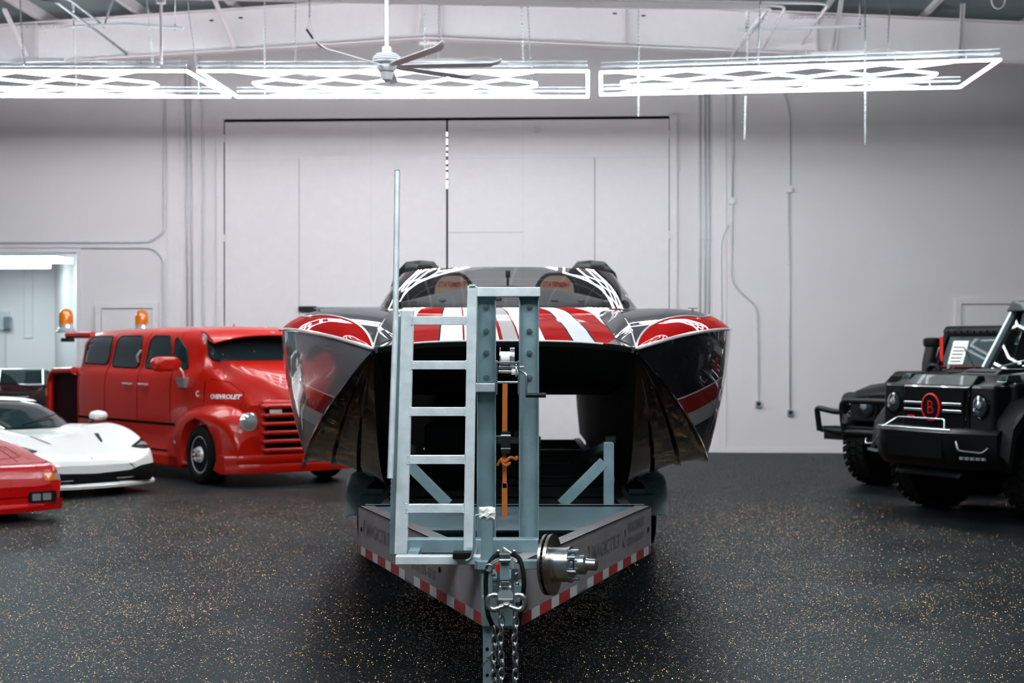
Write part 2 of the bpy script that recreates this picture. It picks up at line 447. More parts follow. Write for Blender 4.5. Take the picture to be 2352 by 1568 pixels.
# flat strip lights on the bay ceiling
for k, (px0, px1, v) in enumerate(((-90, 150, 1.0), (-120, 100, 2.7))):
    ul, _ = RPl(px0, 600, v); ur, _ = RPl(px1, 600, v)
    t = thing('strip_light', ['long white ceiling strip light nearest the opening of the side bay', 'second white ceiling strip light deeper in the side bay'][k], 'light', R((ul+ur)/2, v, zo-.1), -TH, 'strip lights in the side bay')
    b = wb(t, M['steelwhite']); wquad(b, ul, ur, v-.46, v+.46, zo-.02, zo+.1); b.build('housing', t)
    b = wb(t, emis('strip_diffuser', 'd8f2f6', 4.5)); wquad(b, ul+.02, ur-.02, v-.44, v+.44, zo-.1, zo-.02); b.build('diffuser', t)
# wall box in the side bay
u0, z0 = RPl(3, 758, 4.6); u1, z1 = RPl(31, 715, 4.6)
t = thing('electrical_box', 'pale grey electrical box on the far wall of the side bay', 'electrical box', R((u0+u1)/2, 4.6, z0), -TH)
b = wb(t, M['conduit']); wquad(b, u0, u1-.06, 4.52, 4.6, z0, z1); b.build('cabinet', t, bev=.01)
b = wb(t, M['steelgrey']); wquad(b, u0+.1, u1, 4.45, 4.52, z0+.02, z1-.1); b.build('cover', t, bev=.01)
b = wb(t, M['conduit']); b.tube([R(u0+.1, 4.57, z0), R(u0+.1, 4.57, .6)], .012); b.build('conduit', t)
b = B(M['steelwhite']); uu, zz = RPl(56, 638, 4.6); ub, zb = RPl(75, 775, 4.6)
for a in (uu, ub): b.tube([R(a, 4.585, 3.6), R(a, 4.585, zb)], .012)
b.tube([R(uu, 4.585, zb), R(ub, 4.585, zb)], .012); tag(b.build('conduit'), 'thin white conduit loop down the far wall of the side bay', 'conduit')

# ---- ceiling: two pitched planes and purlins
PK, _ = RPl(985, 90, -2.8)
def roofz(u): return 6.93-.057*abs(u-PK)
b = B(M['ceil'])
for u0, u1 in ((UL, PK), (PK, UR)):
    rows = []
    for i in range(21):
        u = u0+(u1-u0)*i/20; row = []
        for j in range(161):
            v = -32+32.2*j/160; row.append(R(u, v, roofz(u)+.22-.16*abs(math.sin(PI*(u-PK)/1.45))))
        rows.append(row)
    b.grid(rows)
q = b.build('ceiling'); struct(q)
# purlins run into the depth
b = B(M['steelwhite']); k = 0
u = PK-1.45*8
n = 0
while u < UR-.2:
    if u > UL+.2:
        n += 1; b = B(M['steelwhite']); z = roofz(u)+.2
        b.obox(R(u, -22, z-.1), R(u, 0, z-.1), .012, .2); b.obox(R(u-.03, -22, z-.2), R(u-.03, 0, z-.2), .07, .012)
        o = b.build('trim_%d' % (n+10)); struct(o)
    u += 1.45
# ---- the big rafter in front of the back wall
v = -2.8
def raft(u): return roofz(u)-.06, 6.25-.053*abs(u-PK)
t = thing('roof_rafter', 'deep white painted steel rafter spanning the hall below the roof', 'beam', R(PK, v, raft(PK)[1]), -TH)
for side, (u0, u1) in (('l', (UL, PK)), ('r', (PK, UR))):
    b = wb(t, M['steelwhite']); (a0, a1), (c0, c1) = raft(u0), raft(u1)
    b.hexa([R(u0, v-.01, a1), R(u1, v-.01, c1), R(u1, v+.01, c1), R(u0, v+.01, a1), R(u0, v-.01, a0), R(u1, v-.01, c0), R(u1, v+.01, c0), R(u0, v+.01, a0)])
    b.build('web', t)
    for dz, w, nm in ((0, .24, 'top_flange'), (1, .24, 'bottom_flange')):
        b = wb(t, M['steelwhite']); za, zc = ((a0, c0) if not dz else (a1, c1))
        b.obox(R(u0, v, za), R(u1, v, zc), w, .02); b.build(nm, t)
for px in (1015, 1435, 1875, 88):   # stiffener plates
    u, _ = RPl(px, 60, v); a, c = raft(u); b = wb(t, M['steelwhite']); b.obox(R(u, v-.06, a), R(u, v-.06, c), .1, .012, RU); b.build('stiffener', t)
for px in (95, 1872):   # bolted splices
    u, _ = RPl(px, 60, v); a, c = raft(u); b = wb(t, M['steelwhite'])
    for zz, sg in ((a-.03, -1), (c, 1)):
        b = wb(t, M['steelwhite']); b.obox(R(u-.38, v-.07, zz+.02*sg), R(u+.38, v-.07, zz+.02*sg), .1, .014); b.build('splice_plate', t)
        for k in range(8):
            p = R(u-.33+.094*k, v-.09, zz+.02*sg); b = wb(t, M['steelwhite']); b.cyl(p, p+Vector((0, 0, .035*sg)), .018, n=6); b.build('splice_bolt', t)
    for k in range(4):
        for s2 in (-.06, .06):
            p = R(u+s2, v-.012, c+.12+k*(a-c-.25)/3); b = wb(t, M['steelwhite']); b.cyl(p, p-RV*.025, .016, n=6); b.build('splice_bolt', t)
for px, py in ((486, 47), (553, 41), (1412, 31), (1478, 36)):
    u, z = RPl(px, py, v-.012); b = wb(t, M['dark'])
    b.prism([(x, y) for x, y in rrect(-.032, .032, -.012, .012, .011)], R(u, v-.011, z), RU, (0, 0, 1), .003); b.build('slot_hole', t)
for (px, py, qx, qy) in ((18, 12, 56, 128), (492, 0, 534, 110), (968, 8, 952, 74), (1924, 12, 1912, 118), (2200, 0, 2203, 130)):   # flange braces
    u0, z0 = RPl(px, py, v-.55); u1, z1 = RPl(qx, qy, v-.1); z1 = max(z1, raft(u1)[1]+.03)
    b = wb(t, M['steelwhite']); p0 = R(u0, v-.75, roofz(u0)+.02); p1 = R(u1, v-.05, z1); b.obox(p0, p1, .06, .008, RU)
    b.obox(p0+RU*.028, p1+RU*.028, .008, .06, RU); b.build('flange_brace', t)
# hook and suspended beam clamp at the ridge
b = B(M['steelwhite']); u, z = RPl(983, 100, v); b.obox(R(u-.13, v, z), R(u+.13, v, z), .05, .05); b.tube([R(u+.04, v, z), R(u+.04, v, z-.12)], .012)
b.tube([R(u, v, z), R(u, v, raft(u)[1])], .02)
tag(b.build('beam_clamp'), 'small white clamp bar hanging under the ridge of the rafter', 'clamp')

# ---- the hangar door
def seam_z(py, px=1027): return RPl(px, py, -.06)[1]
um, _ = RPl(1027, 600, 0)
d = thing('door_1', 'tall white double hangar door on the back wall', 'door', R(um, 0, 0), -TH); d['kind'] = 'structure'; del d['category']
for u0, u1, sp in ((ud0, um-.012, (687, 853)), (um+.012, ud1, (1202, 1366))):
    b = wb(d, M['steelwhite']); wquad(b, u0+.012, u1, -.06, 0, .03, zd-.05)
    zs = seam_z(364)
    b.use(M['conduit']); wquad(b, u0+.02, u1-.01, -.0615, -.06, zs-.004, zs+.004)
    for s_ in sp:
        us, _ = RPl(s_, 500, -.06); w = .008 if s_ in (687, 1366) else .004
        if s_ in (1366, 687): b.use(M['ink']); w = .006 if s_ == 1366 else .004
        else: b.use(M['conduit'])
        wquad(b, us-w, us+w, -.062, -.06, .03, zs if s_ in (687, 1366) else zd-.08)
    if u0 > um:
        z2 = seam_z(534); us, _ = RPl(1202, 500, -.06); wquad(b, um+.02, us, -.0615, -.06, z2-.003, z2+.003)
        ua2, _ = RPl(1366, 500, -.06); z3 = seam_z(692); wquad(b, us, ua2, -.0615, -.06, z3-.003, z3+.003)
    b.build('door_leaf', d)
b = wb(d, M['dark']); wquad(b, ud0-.01, ud1+.01, -.02, -.001, zd-.05, zd); wquad(b, ud0-.012, ud0+.012, -.02, -.001, 0, zd); wquad(b, ud1-.004, ud1+.012, -.02, -.001, 0, zd)
wquad(b, um-.012, um+.012, -.02, -.001, 0, zd); b.build('door_gap', d)
b = wb(d, M['daylight'])
for y0, y1 in ((303, 312), (318, 331), (338, 344), (352, 357), (368, 375), (383, 388), (396, 408), (414, 432)):
    wquad(b, um-.007, um+.007, -.024, -.021, seam_z(y1), seam_z(y0))
b.build('daylight_slit', d)
for px, py, s_ in ((516, 318, 1), (517, 547, 1), (1538, 309, -1), (1538, 540, -1)):
    u, z = RPl(px, py, -.07); b = wb(d, M['steelwhite']); wquad(b, u-.05, u+.05, -.075, -.06, z-.06, z+.06)
    b.tube([R(u, -.08, z-.06), R(u, -.08, z+.06)], .016); b.build('hinge', d)
    if False: pass
b = B(M['steelwhite'])
zt = seam_z(262); u0 = ud0-.13; u1 = ud1+.13
wquad(b, u0, ud0-.012, -.05, 0, 0, zt); wquad(b, ud1+.012, u1, -.05, 0, 0, zt); wquad(b, u0, u1, -.05, 0, zd, zt)
struct(b.build('trim_2', bev=.004))
for px in (500, 1553):   # frame screws
    b = B(M['conduit'])
    for py in (285, 369, 453, 537, 621, 705): 
        p = RP(px, py, -.052); b.cyl(p, p-RV*.006, .012, n=8)
    struct(b.build('trim_3' if px == 500 else 'trim_4'))
# lock bar across the door
t = thing('lock_bar', 'grey steel bar with a dark end mounted across the hangar door', 'bar', RP(790, 708, -.1), -TH)
a, c = RP(720, 709, -.1), RP(905, 709, -.1); b = wb(t, M['steelgrey']); b.obox(a, c, .05, .06); b.build('bar', t, bev=.004)
a = RP(686, 709, -.1); c = RP(727, 709, -.1); b = wb(t, M['blackpl']); b.obox(a, c, .07, .085); b.build('end_bracket', t, bev=.006)
# round ghost mark on top of right leaf: a door holder bracket
b = B(M['steelwhite']); p = RP(1232, 297, -.065); b.lathe([(.06, 0), (.055, .012), (.03, .02)], p, -RV, 24)
tag(b.build('door_stop_plate'), 'faint round white plate near the top of the right door leaf', 'plate')

# ---- lesser doors
def small_door(n, px0, px1, pyt, fr, inner):
    u0, zt = RPl(px0, pyt, 0); u1, _ = RPl(px1, pyt, 0)
    b = B(M['steelwhite'])
    for a, c, z0, z1 in ((u0-fr, u0, 0, zt+fr), (u1, u1+fr, 0, zt+fr), (u0, u1, zt, zt+fr)): wquad(b, a, c, -.06, 0, z0, z1)
    struct(b.build('trim_%d' % (n+4), bev=.004))
    b = B(M['steelwhite']); wquad(b, u0+.008, u1-.008, -.025, -.001, .02, zt-.012)
    o = b.build('door_%d' % n); struct(o)
    b = B(M['dark']); wquad(b, u0, u1, -.004, -.0005, .0, zt); struct(b.build('trim_%d' % (n+6)))
small_door(2, 234, 352, 708, .1, 0)
small_door(3, 2206, 2345, 698, .09, 0)
# pilasters beside the door
for n, (px0, px1) in enumerate(((385, 413), (1640, 1668))):
    u0, _ = RPl(px0, 600, 0); u1, _ = RPl(px1, 600, 0); b = B(M['steelwhite']); wquad(b, u0, u1, -.02, 0, 0, 7.0); struct(b.build('trim_%d' % (30+n), bev=.004))
    b = B(M['conduit'])
    for py in range(240, 760, 64):
        p = RP((px0+14), py, -.022); b.cyl(p, p-RV*.004, .008, n=6)
    struct(b.build('trim_%d' % (40+n)))
# skirting of wall
b = B(M['steelwhite']); wquad(b, ud1+.14, UR, -.015, 0, 0, .09); struct(b.build('baseboard_back'))

# ---- conduits on the wall
def pipe(name, label, pts, r=.014, m='conduit', v=-.03, boxes=(), cat='conduit', group=None):
    b = B(M[m]); b.tube(bend([RP(x, y, v) for x, y in pts], .12), r, 8)
    for i in range(len(pts)-1):
        (x0, y0), (x1, y1) = pts[i], pts[i+1]; L = math.hypot(x1-x0, y1-y0)
        for k in range(1, int(L/180)+1):
            t = k/(int(L/180)+1); p = RP(x0+(x1-x0)*t, y0+(y1-y0)*t, -.012); b.obox(p-RU*.035, p+RU*.035, .03, .02)
    o = b.build(name); return tag(o, label, cat, group)
pipe('conduit', 'thin conduit dropping down the left wall and bending left above the side bay opening', [(378, 200), (378, 500), (379, 530), (345, 556), (-60, 557)], .018)
pipe('conduit', 'pale conduit arching right from above the side bay and down behind the red van', [(-60, 568), (350, 569), (376, 592), (376, 900)], .018)
pipe('conduit', 'leftmost of the three vertical conduits left of the hangar door', [(426, 150), (431, 800)], .012)
pipe('conduit', 'middle of the three vertical conduits left of the hangar door', [(436, 150), (442, 800)], .014)
pipe('conduit', 'rightmost of the three vertical conduits left of the hangar door', [(459, 130), (467, 330), (467, 800)], .014)
for px, w in ((1608, 'leftmost'), (1620, 'middle'), (1629, 'rightmost')):
    pipe('conduit', w+' of the three close vertical conduits right of the hangar door', [(px, 200), (px-1, 900)], .014)
pipe('conduit', 'vertical conduit from the lights down to the left junction box', [(1685, 190), (1682, 455)], .014)
pipe('conduit', 'conduit from the left junction box bending right down to the low left outlet', [(1682, 468), (1679, 640), (1695, 665), (1735, 700), (1740, 725), (1742, 920)], .014)
pipe('conduit', 'bent conduit pair member looping away from the pilaster behind the boat', [(1673, 515), (1656, 550), (1659, 900)], .013)
pipe('conduit', 'conduit running from behind the light panels down to the right junction box', [(1790, 190), (1813, 255), (1813, 430)], .016)
pipe('conduit', 'straight conduit from the right junction box to the low right outlet', [(1812, 440), (1815, 940)], .013)
def jbox(px, py, s, label, m='conduit', name='junction_box', socket=False):
    c = RP(px, py, -.03); t = thing(name, label, 'electrical box', c-Vector((0, 0, s/2)), -TH)
    b = wb(t, M[m]); b.prism(rrect(-s/2, s/2, -s/2, s/2, .02), c-RV*.03, RU, (0, 0, 1), -.06); b.build('housing', t)
    b = wb(t, M['steelgrey' if socket else 'steelwhite']); b.prism(rrect(-s*.42, s*.42, -s*.42, s*.42, .015), c-RV*.03, RU, (0, 0, 1), .008)
    b.build('cover_plate', t)
    if socket:
        b = wb(t, M['blackpl']); b.lathe([(.03, 0), (.03, .012), (.02, .014)], c-RV*.036, -RV, 16); b.build('socket', t)
jbox(1681, 461, .11, 'white junction box left of the tall wall conduit, lower of the two')
jbox(1812, 435, .11, 'bright white junction box higher on the right wall', 'steelwhite')
jbox(1742, 927, .11, 'grey outlet box low on the wall just right of the boat', name='wall_outlet', socket=True)
jbox(1815, 947, .11, 'grey outlet box low on the wall nearer the black trucks', name='wall_outlet', socket=True)

# ================================================================ light panels
def hex_panel(label, nl, nr, fl, fr, a, bb, group, tubem, n=5, r=.0155):
    nl, nr, fl, fr = map(Vector, (nl, nr, fl, fr))
    def q(s, t, dz=0): return (nl*(1-s)+nr*s)*(1-t)+(fl*(1-s)+fr*s)*t+Vector((0, 0, dz))
    ctr = q(.5, .5); t = thing('hex_light_panel', label, 'ceiling light', ctr, 0, group)
    for e in (((0, 0), (1, 0)), ((1, 0), (1, 1)), ((1, 1), (0, 1)), ((0, 1), (0, 0))):
        b = wb(t, tubem); b.cyl(q(*e[0]), q(*e[1]), r*1.05, n=8); bt = b.build('border_tube', t); b = wb(t, M['alud']); b.obox(q(*e[0], r), q(*e[1], r), r*2.6, .008); b.build('tube_channel', bt)
    b = wb(t, tubem); kb = wb(t, M['alud']); cell = (bb-a)/n; lines = []
    for i in range(4):
        t0 = .10+i*.265; pts = []
        for k in range(2*n+1):
            up = (k+i) % 2
            s_ = a+cell/2*k; pts.append((s_, t0+(.07 if up else -.07)))
        lines.append(pts)
        for k in range(2*n):
            b.cyl(q(*pts[k]), q(*pts[k+1]), r*.9, n=7); kb.obox(q(*pts[k], r*.85), q(*pts[k+1], r*.85), r*2.5, .006)
    for i in range(3):
        for k in range(2*n+1):
            if (k+i) % 2: b.cyl(q(*lines[i][k]), q(*lines[i+1][k]), r*.9, n=7); kb.obox(q(*lines[i][k], r*.85), q(*lines[i+1][k], r*.85), r*2.5, .006)
    b.build('honeycomb_tubes', t); kb.build('tube_backing', t)
    for tt in (.0, .98):
        b = wb(t, M['alu']); b.obox(q(.0, tt, .07), q(1, tt, .07), .03, .025); b.obox(q(.0, tt, .12), q(1, tt, .12), .02, .012)
        for k in range(6): b.cyl(q(.08+.168*k, tt, .0), q(.08+.168*k, tt, .13), .006, n=6)
        b.build('support_rail', t)
    b = wb(t, M['steelwhite']); b.obox(q(.55, .04, .15), q(.68, .04, .15), .05, .04); b.tube(bend([q(.68, .04, .15), q(.73, .04, .2), q(.8, .04, .1), q(.9, 0, .09)], .1), .006, 6); b.build('power_supply', t)
    return t, q
G = 'honeycomb led light panels hung over the hall'
d1, d2 = 19.3, 21.5
hex_panel('long glowing honeycomb light panel in the middle, behind the ceiling fan', P(455, 163, d1), P(1350, 163, d1), P(545, 222, d2), P(1350, 222, d2), .10, .86, G, M['tube'])
hex_panel('glowing honeycomb light panel at the left, cut by the photo edge', P(-460, 163, d1), P(428, 163, d1), P(-350, 219, d2), P(528, 222, d2), .10, .86, G, M['tube'])
hex_panel('glowing honeycomb light panel at the right, tilted up at its right end', P(1380, 166, d1-.2), P(2297, 137, d1-1.6), P(1380, 217, d2-.3), P(2205, 200, d2-1.9), .06, .89, G, M['tube'])

def chain(name, label, p0, p1, ll=.045, r=.0045, m='zinc', group=None, cat='chain', parent=None, segs=(10, 4), wb_=None):
    p0, p1 = Vector(p0), Vector(p1); L = (p1-p0).length; n = int(L/(ll*.72)); d = (p1-p0)/L; x, y = frame_of(d)
    b = wb_ or B(M[m])
    for i in range(n):
        c = p0+d*((i+.5)*L/n); a, = (x,) if i % 2 else (y,); pts = []
        for k in range(segs[0]):
            t = 2*PI*k/segs[0]; pts.append(c+d*math.sin(t)*ll*.5+a*math.cos(t)*ll*.28)
        b.tube(pts, r, segs[1], closed=True)
    if parent: return b.build(name, parent)
    return tag(b.build(name), label, cat, group)
def hang(px0, py0, px1, py1, d, label):
    a, c = P(px0, py0, d), P(px1, py1, d)
    if py0 < 20:   # carry the chain up to the roof
        zr = roofz((a-RC).dot(RU))+.02; k = (zr-c.z)/(a.z-c.z); a = c+(a-c)*k
    return chain('hanging_chain', label, a, c, .034, .0038, 'zinc', 'thin chains holding the light panels', 'chain', None, (8, 4))
    chain('hanging_chain', label, P(px0, py0, d), P(px1, py1, d), .034, .0038, 'zinc', 'thin chains holding the light panels', 'chain', None, (8, 4))
hang(44, -20, 55, 150, 19.2, 'bright chain holding the left light panel nearest the left photo edge')
hang(165, -10, 177, 222, 21.4, 'faint chain behind the left light panel, right of the bright one')
hang(336, -10, 352, 152, 21, 'chain left of the white drop rod over the left light panel')
hang(429, -10, 458, 205, 21.4, 'slanting chain at the gap between the left and middle light panels')
hang(608, -10, 608, 155, 19.4, 'chain over the left part of the middle light panel')
hang(680, -10, 677, 155, 21.4, 'chain just left of the hanging handle above the middle light panel')
hang(973, -10, 978, 150, 19.4, 'chain right of the fan rod, near the ridge')
hang(1007, -10, 1010, 190, 21.4, 'faint chain running behind the right fan blades')
hang(1197, -10, 1202, 152, 19.4, 'chain at the right part of the middle light panel, left of a pair')
hang(1211, 10, 1224, 212, 21.4, 'slanted chain close right of another over the middle light panel')
hang(1467, -10, 1466, 268, 19.0, 'thick bright chain at the left end of the right light panel hanging below it')
hang(1720, -10, 1716, 150, 21, 'faint chain through the right light panel left of the knotted one')
hang(1747, -10, 1741, 138, 18.6, 'knotted chain ending on the top of the right light panel')
hang(1712, 222, 1710, 322, 18.8, 'short chain end dangling below the right light panel above the conduits')
hang(1987, -10, 1987, 333, 18.4, 'long chain dropping past the right light panel down the right wall')
hang(2044, -10, 2039, 132, 18.2, 'rightmost chain holding the right light panel')

# over-bay panels above the boat, out of the frame; mirrored in its windshield and paint
G2 = 'honeycomb led light panels over the boat'
for k, (x0, x1, y0, y1, z) in enumerate(((-5.2, -.5, 12.4, 14.8, 5.5), (.4, 5.1, 12.4, 14.8, 5.5), (-4.4, -.3, 3.0, 5.4, 5.6), (.3, 4.4, 3.0, 5.4, 5.6))):
    hex_panel('honeycomb light panel over the boat bay, '+['rear left', 'rear right', 'front left', 'front right'][k], (x0, y0, z), (x1, y0, z), (x0, y1, z), (x1, y1, z), .1, .88, G2, M['tube2' if k < 2 else 'tube3'], 5, .018)

# ================================================================ ceiling fan
fc = P(888, 152, 15.0)
t = thing('ceiling_fan', 'large grey ceiling fan on a long rod in front of the middle light panel', 'fan', fc)
b = wb(t, M['zinc']); b.cyl(fc+Vector((0, 0, .12)), fc+Vector((0, 0, 2.45)), .022, n=14); b.build('down_rod', t)
b = wb(t, M['zinc']); b.cyl(fc+Vector((0, 0, .12)), fc+Vector((0, 0, .18)), .055, n=20); b.cyl(fc+Vector((0, 0, .09)), fc+Vector((0, 0, .13)), .04, n=20); b.build('canopy', t)
b = wb(t, M['conduit']); b.lathe([(.02, -.06), (.08, -.05), (.10, -.02), (.10, .0), (.06, .03), (.13, .035), (.135, .05), (.11, .055), (.135, .06), (.135, .07), (.11, .075), (.13, .08), (.13, .09), (.09, .095), (.12, .1), (.10, .115), (.05, .125)], fc, (0, 0, 1), 28); b.build('motor', t)
b = wb(t, M['conduit']); b.lathe([(.01, -.15), (.05, -.13), (.07, -.06)], fc, (0, 0, 1), 20); b.build('hub_cap', t)
for a in (2, 58, 120, -146, -90, -42):
    a = math.radians(a); dx = Vector((math.cos(a), -math.sin(a), 0)); dy = Vector((math.sin(a), math.cos(a), 0)); b = wb(t, M['conduit']); rows = []
    for s_, w, z in ((.08, .04, 0), (.16, .05, 0), (.22, .085, .0), (.6, .085, .005), (1.0, .075, .01), (1.07, .055, .03), (1.10, .02, .055)):
        rows.append([fc+dx*s_+dy*(w*k)+Vector((0, 0, z+.004-.022*k)) for k in (-.5, -.25, 0, .25, .5)]+[fc+dx*s_+dy*(w*k)+Vector((0, 0, z-.004-.022*k)) for k in (.5, .25, 0, -.25, -.5)])
    b.grid(rows, True, True); b.add(rows[0], [tuple(range(10))]); b.add(rows[-1], [tuple(range(10))[::-1]]); b.build('fan_blade', t)

# ================================================================ overhead pipes and struts
def opipe(label, pts, r=.02, m='steelwhite', rad=.25, cat='conduit', name='conduit'):
    b = B(M[m]); pp = bend([P(*p) for p in pts], rad, 7); b.tube(pp, r, 8)
    for i in range(len(pts)-1):
        a, c = P(*pts[i]), P(*pts[i+1]); n = int((c-a).length/1.2)
        for k in range(1, n+1):
            p = a+(c-a)*k/(n+1); dd = (c-a).normalized(); b.cyl(p-dd*.025, p+dd*.025, r*1.35, n=8)
    return tag(b.build(name), label, cat)
opipe('topmost overhead conduit, reaching furthest right before bending down to the wall', [(250, -20, 19), (1904, 8, 19), (1862, 68, 21.5), (1818, 140, 24.5)], .018)
opipe('second overhead conduit bending down right of the knotted chain', [(250, -12, 19), (1805, 13, 19), (1770, 80, 21.5), (1730, 150, 24.5)], .018)
opipe('third overhead conduit, bending down left of the knotted chain', [(250, -9, 19), (1774, 18, 19), (1735, 65, 21), (1676, 138, 24.3)], .018)
opipe('lowest overhead conduit, the first to bend down on the right', [(250, -6, 19), (1760, 22, 19), (1720, 72, 21), (1660, 160, 24.3)], .018)
opipe('overhead conduit at the upper left slanting down to a bracket above the left light panel', [(60, -6, 19), (128, 3, 19), (172, 36, 19.8), (235, 80, 21), (306, 135, 24), (330, 150, 24.6)], .018, 'steelgrey')
opipe('short overhead conduit slanting beside the longer one at the upper left', [(150, -4, 19), (167, 4, 19.2), (236, 58, 20.6), (238, 62, 20.7)], .016, 'steelgrey')
opipe('steep dark conduit left of the drop rod joining the strut', [(262, -12, 20.0), (240, 58, 20.6)], .014, 'steelgrey')
def strut(label, a, c, sag=0):
    a, c = P(*a), P(*c); t = thing('strut_channel', label, 'strut', (a+c)/2)
    b = wb(t, M['conduit']); m = (a+c)/2+Vector((0, 0, sag)); b.obox(a, m, .04, .03); b.obox(m, c, .04, .03); b.build('channel', t)
    for s_ in (.07, .93):
        p = a+(c-a)*s_; b = wb(t, M['zinc']); b.cyl(p, Vector((p.x, p.y, roofz((p-RC).dot(RU))+.0)), .006, n=6); b.cyl(p-Vector((0, 0, .03)), p+Vector((0, 0, .04)), .012, n=6); b.build('threaded_rod', t)
strut('white strut channel hung across the slanting conduits at the upper left', (150, 61, 20.4), (421, 64, 20.4), .045)
strut('thin strut channel hung across the bent conduits at the upper right', (1693, 69, 21), (1996, 60, 21))
b = B(M['steelwhite']); p = P(370, 152, 19.4); b.cyl(p, Vector((p.x, p.y, 6.85)), .018, n=10); b.cyl(P(370, 8, 19.4), P(370, -2, 19.4), .06, n=12)
b.obox(P(300, 149, 19.4), P(366, 152, 19.4), .03, .02)
tag(b.build('drop_rod'), 'straight white drop rod holding the left light panel', 'rod')
# hanging pull handle
t = thing('pull_handle', 'small dark pull bar hanging by a cord near the ridge above the fan', 'handle', P(712, 78, 18))
chain('cord', '', P(711, -12, 18), P(711, 42, 18), .03, .004, parent=t, wb_=wb(t, M['zinc']))
b = wb(t, M['zinc']); b.tube([P(704, 67, 18), P(711, 42, 18), P(718, 88, 18)], .003, 5); b.build('string', t)
b = wb(t, M['blackpl']); b.obox(P(704, 67, 18), P(719, 89, 18), .02, .025); b.build('bar', t)
# small hook at the top right
b = B(M['steelwhite']); c = P(2293, 2, 20); pts = [c+Vector((-.085, 0, .12))]+[c+Vector((.085*math.cos(a), 0, .1*math.sin(a))) for a in [PI+PI*k/10 for k in range(11)]]+[Vector((c.x+.085, c.y, 6.62))]
b.tube(pts, .009, 8); tag(b.build('cable_loop'), 'small white cable loop hanging from the roof at the upper right', 'cable')
# ================================================================ the catamaran
X0 = -.045
boat = thing('catamaran_boat', 'red, white and black twin-hulled speedboat on the trailer, bow toward the camera', 'boat', (X0, 14, .7))
def bw(*m): return wb(boat, *m)
hullmat_l = ramp_paint('hull_side_bands', (0, -.128, 1), (-.95, .95), [(0, '3a3d42'), (-1.05+.02, '7a7f86'), (-.47, '4a1216'), (-.37, '26292d'), (-.26, 'c9ccd0'), (-.11, 'a51a1c'), (.06, 'f0f0f0'), (.075, '1b1d20')])
# bands are given in object space: z is above the boat's base (0.7) and y runs from 14 m
def qb(z, y): return (z-.7)-.128*(y-14)
def band(zf): return zf-.7+.128*3.3
hullmat = ramp_paint('hull_side_bands_r', (0, -.128, 1), (-.95, 2.0), [(0, '70757c'), (band(.80), '5a5e66'), (band(.93), '501418'), (band(1.03), '33373c'), (band(1.16), 'c2c6ca'), (band(1.29), 'a81a1c'), (band(1.43), 'e8e8ea'), (band(1.445), '17191c')])
hullmat2 = ramp_paint('hull_bands_l_reflection', (0, -.128, 1), (-.95, 2.0), [(0, '8a8f96'), (band(.80), '5a5e66'), (band(.93), '501418'), (band(1.03), '6a6e74'), (band(1.16), 'd0d2d6'), (band(1.29), 'a81a1c'), (band(1.45), 'e8e8ea'), (band(1.465), '8d8e96')])  # greys paler than on the right: a wall reflection painted into the bands
#   d     D(gunwale)      F(chine)      G(keel)       A inner deck z  hood edge z
ST = [(9.40, (.790, 1.700), (.785, 1.690), (.780, 1.690), 1.700, 1.69),
      (9.60, (.930, 1.737), (.893, 1.590), (.800, 1.540), 1.755, 1.71),
      (9.90, (1.100, 1.777), (1.023, 1.455), (.820, 1.360), 1.825, 1.74),
      (10.3, (1.290, 1.809), (1.167, 1.300), (.840, 1.10), 1.885, 1.79),
      (10.8, (1.485, 1.830), (1.311, 1.130), (.860, .87), 1.930, 1.84),
      (11.3, (1.615, 1.835), (1.428, .975), (.870, .73), 1.955, 1.88),
      (12.0, (1.690, 1.845), (1.515, .850), (.875, .665), 1.975, 1.94),
      (14.0, (1.700, 1.870), (1.530, .810), (.875, .655), 2.010, 2.0),
      (19.3, (1.680, 1.870), (1.520, .800), (.875, .655), 2.000, 2.0)]
def dense(n=6):
    fl = [(d, *D, *Fp, *G, a, h) for d, D, Fp, G, a, h in ST]; return spline(fl, n)
DS = dense()
def tun(d): return 1.52 if d < 9.6 else max(1.30, 1.52-.06*(d-9.6))
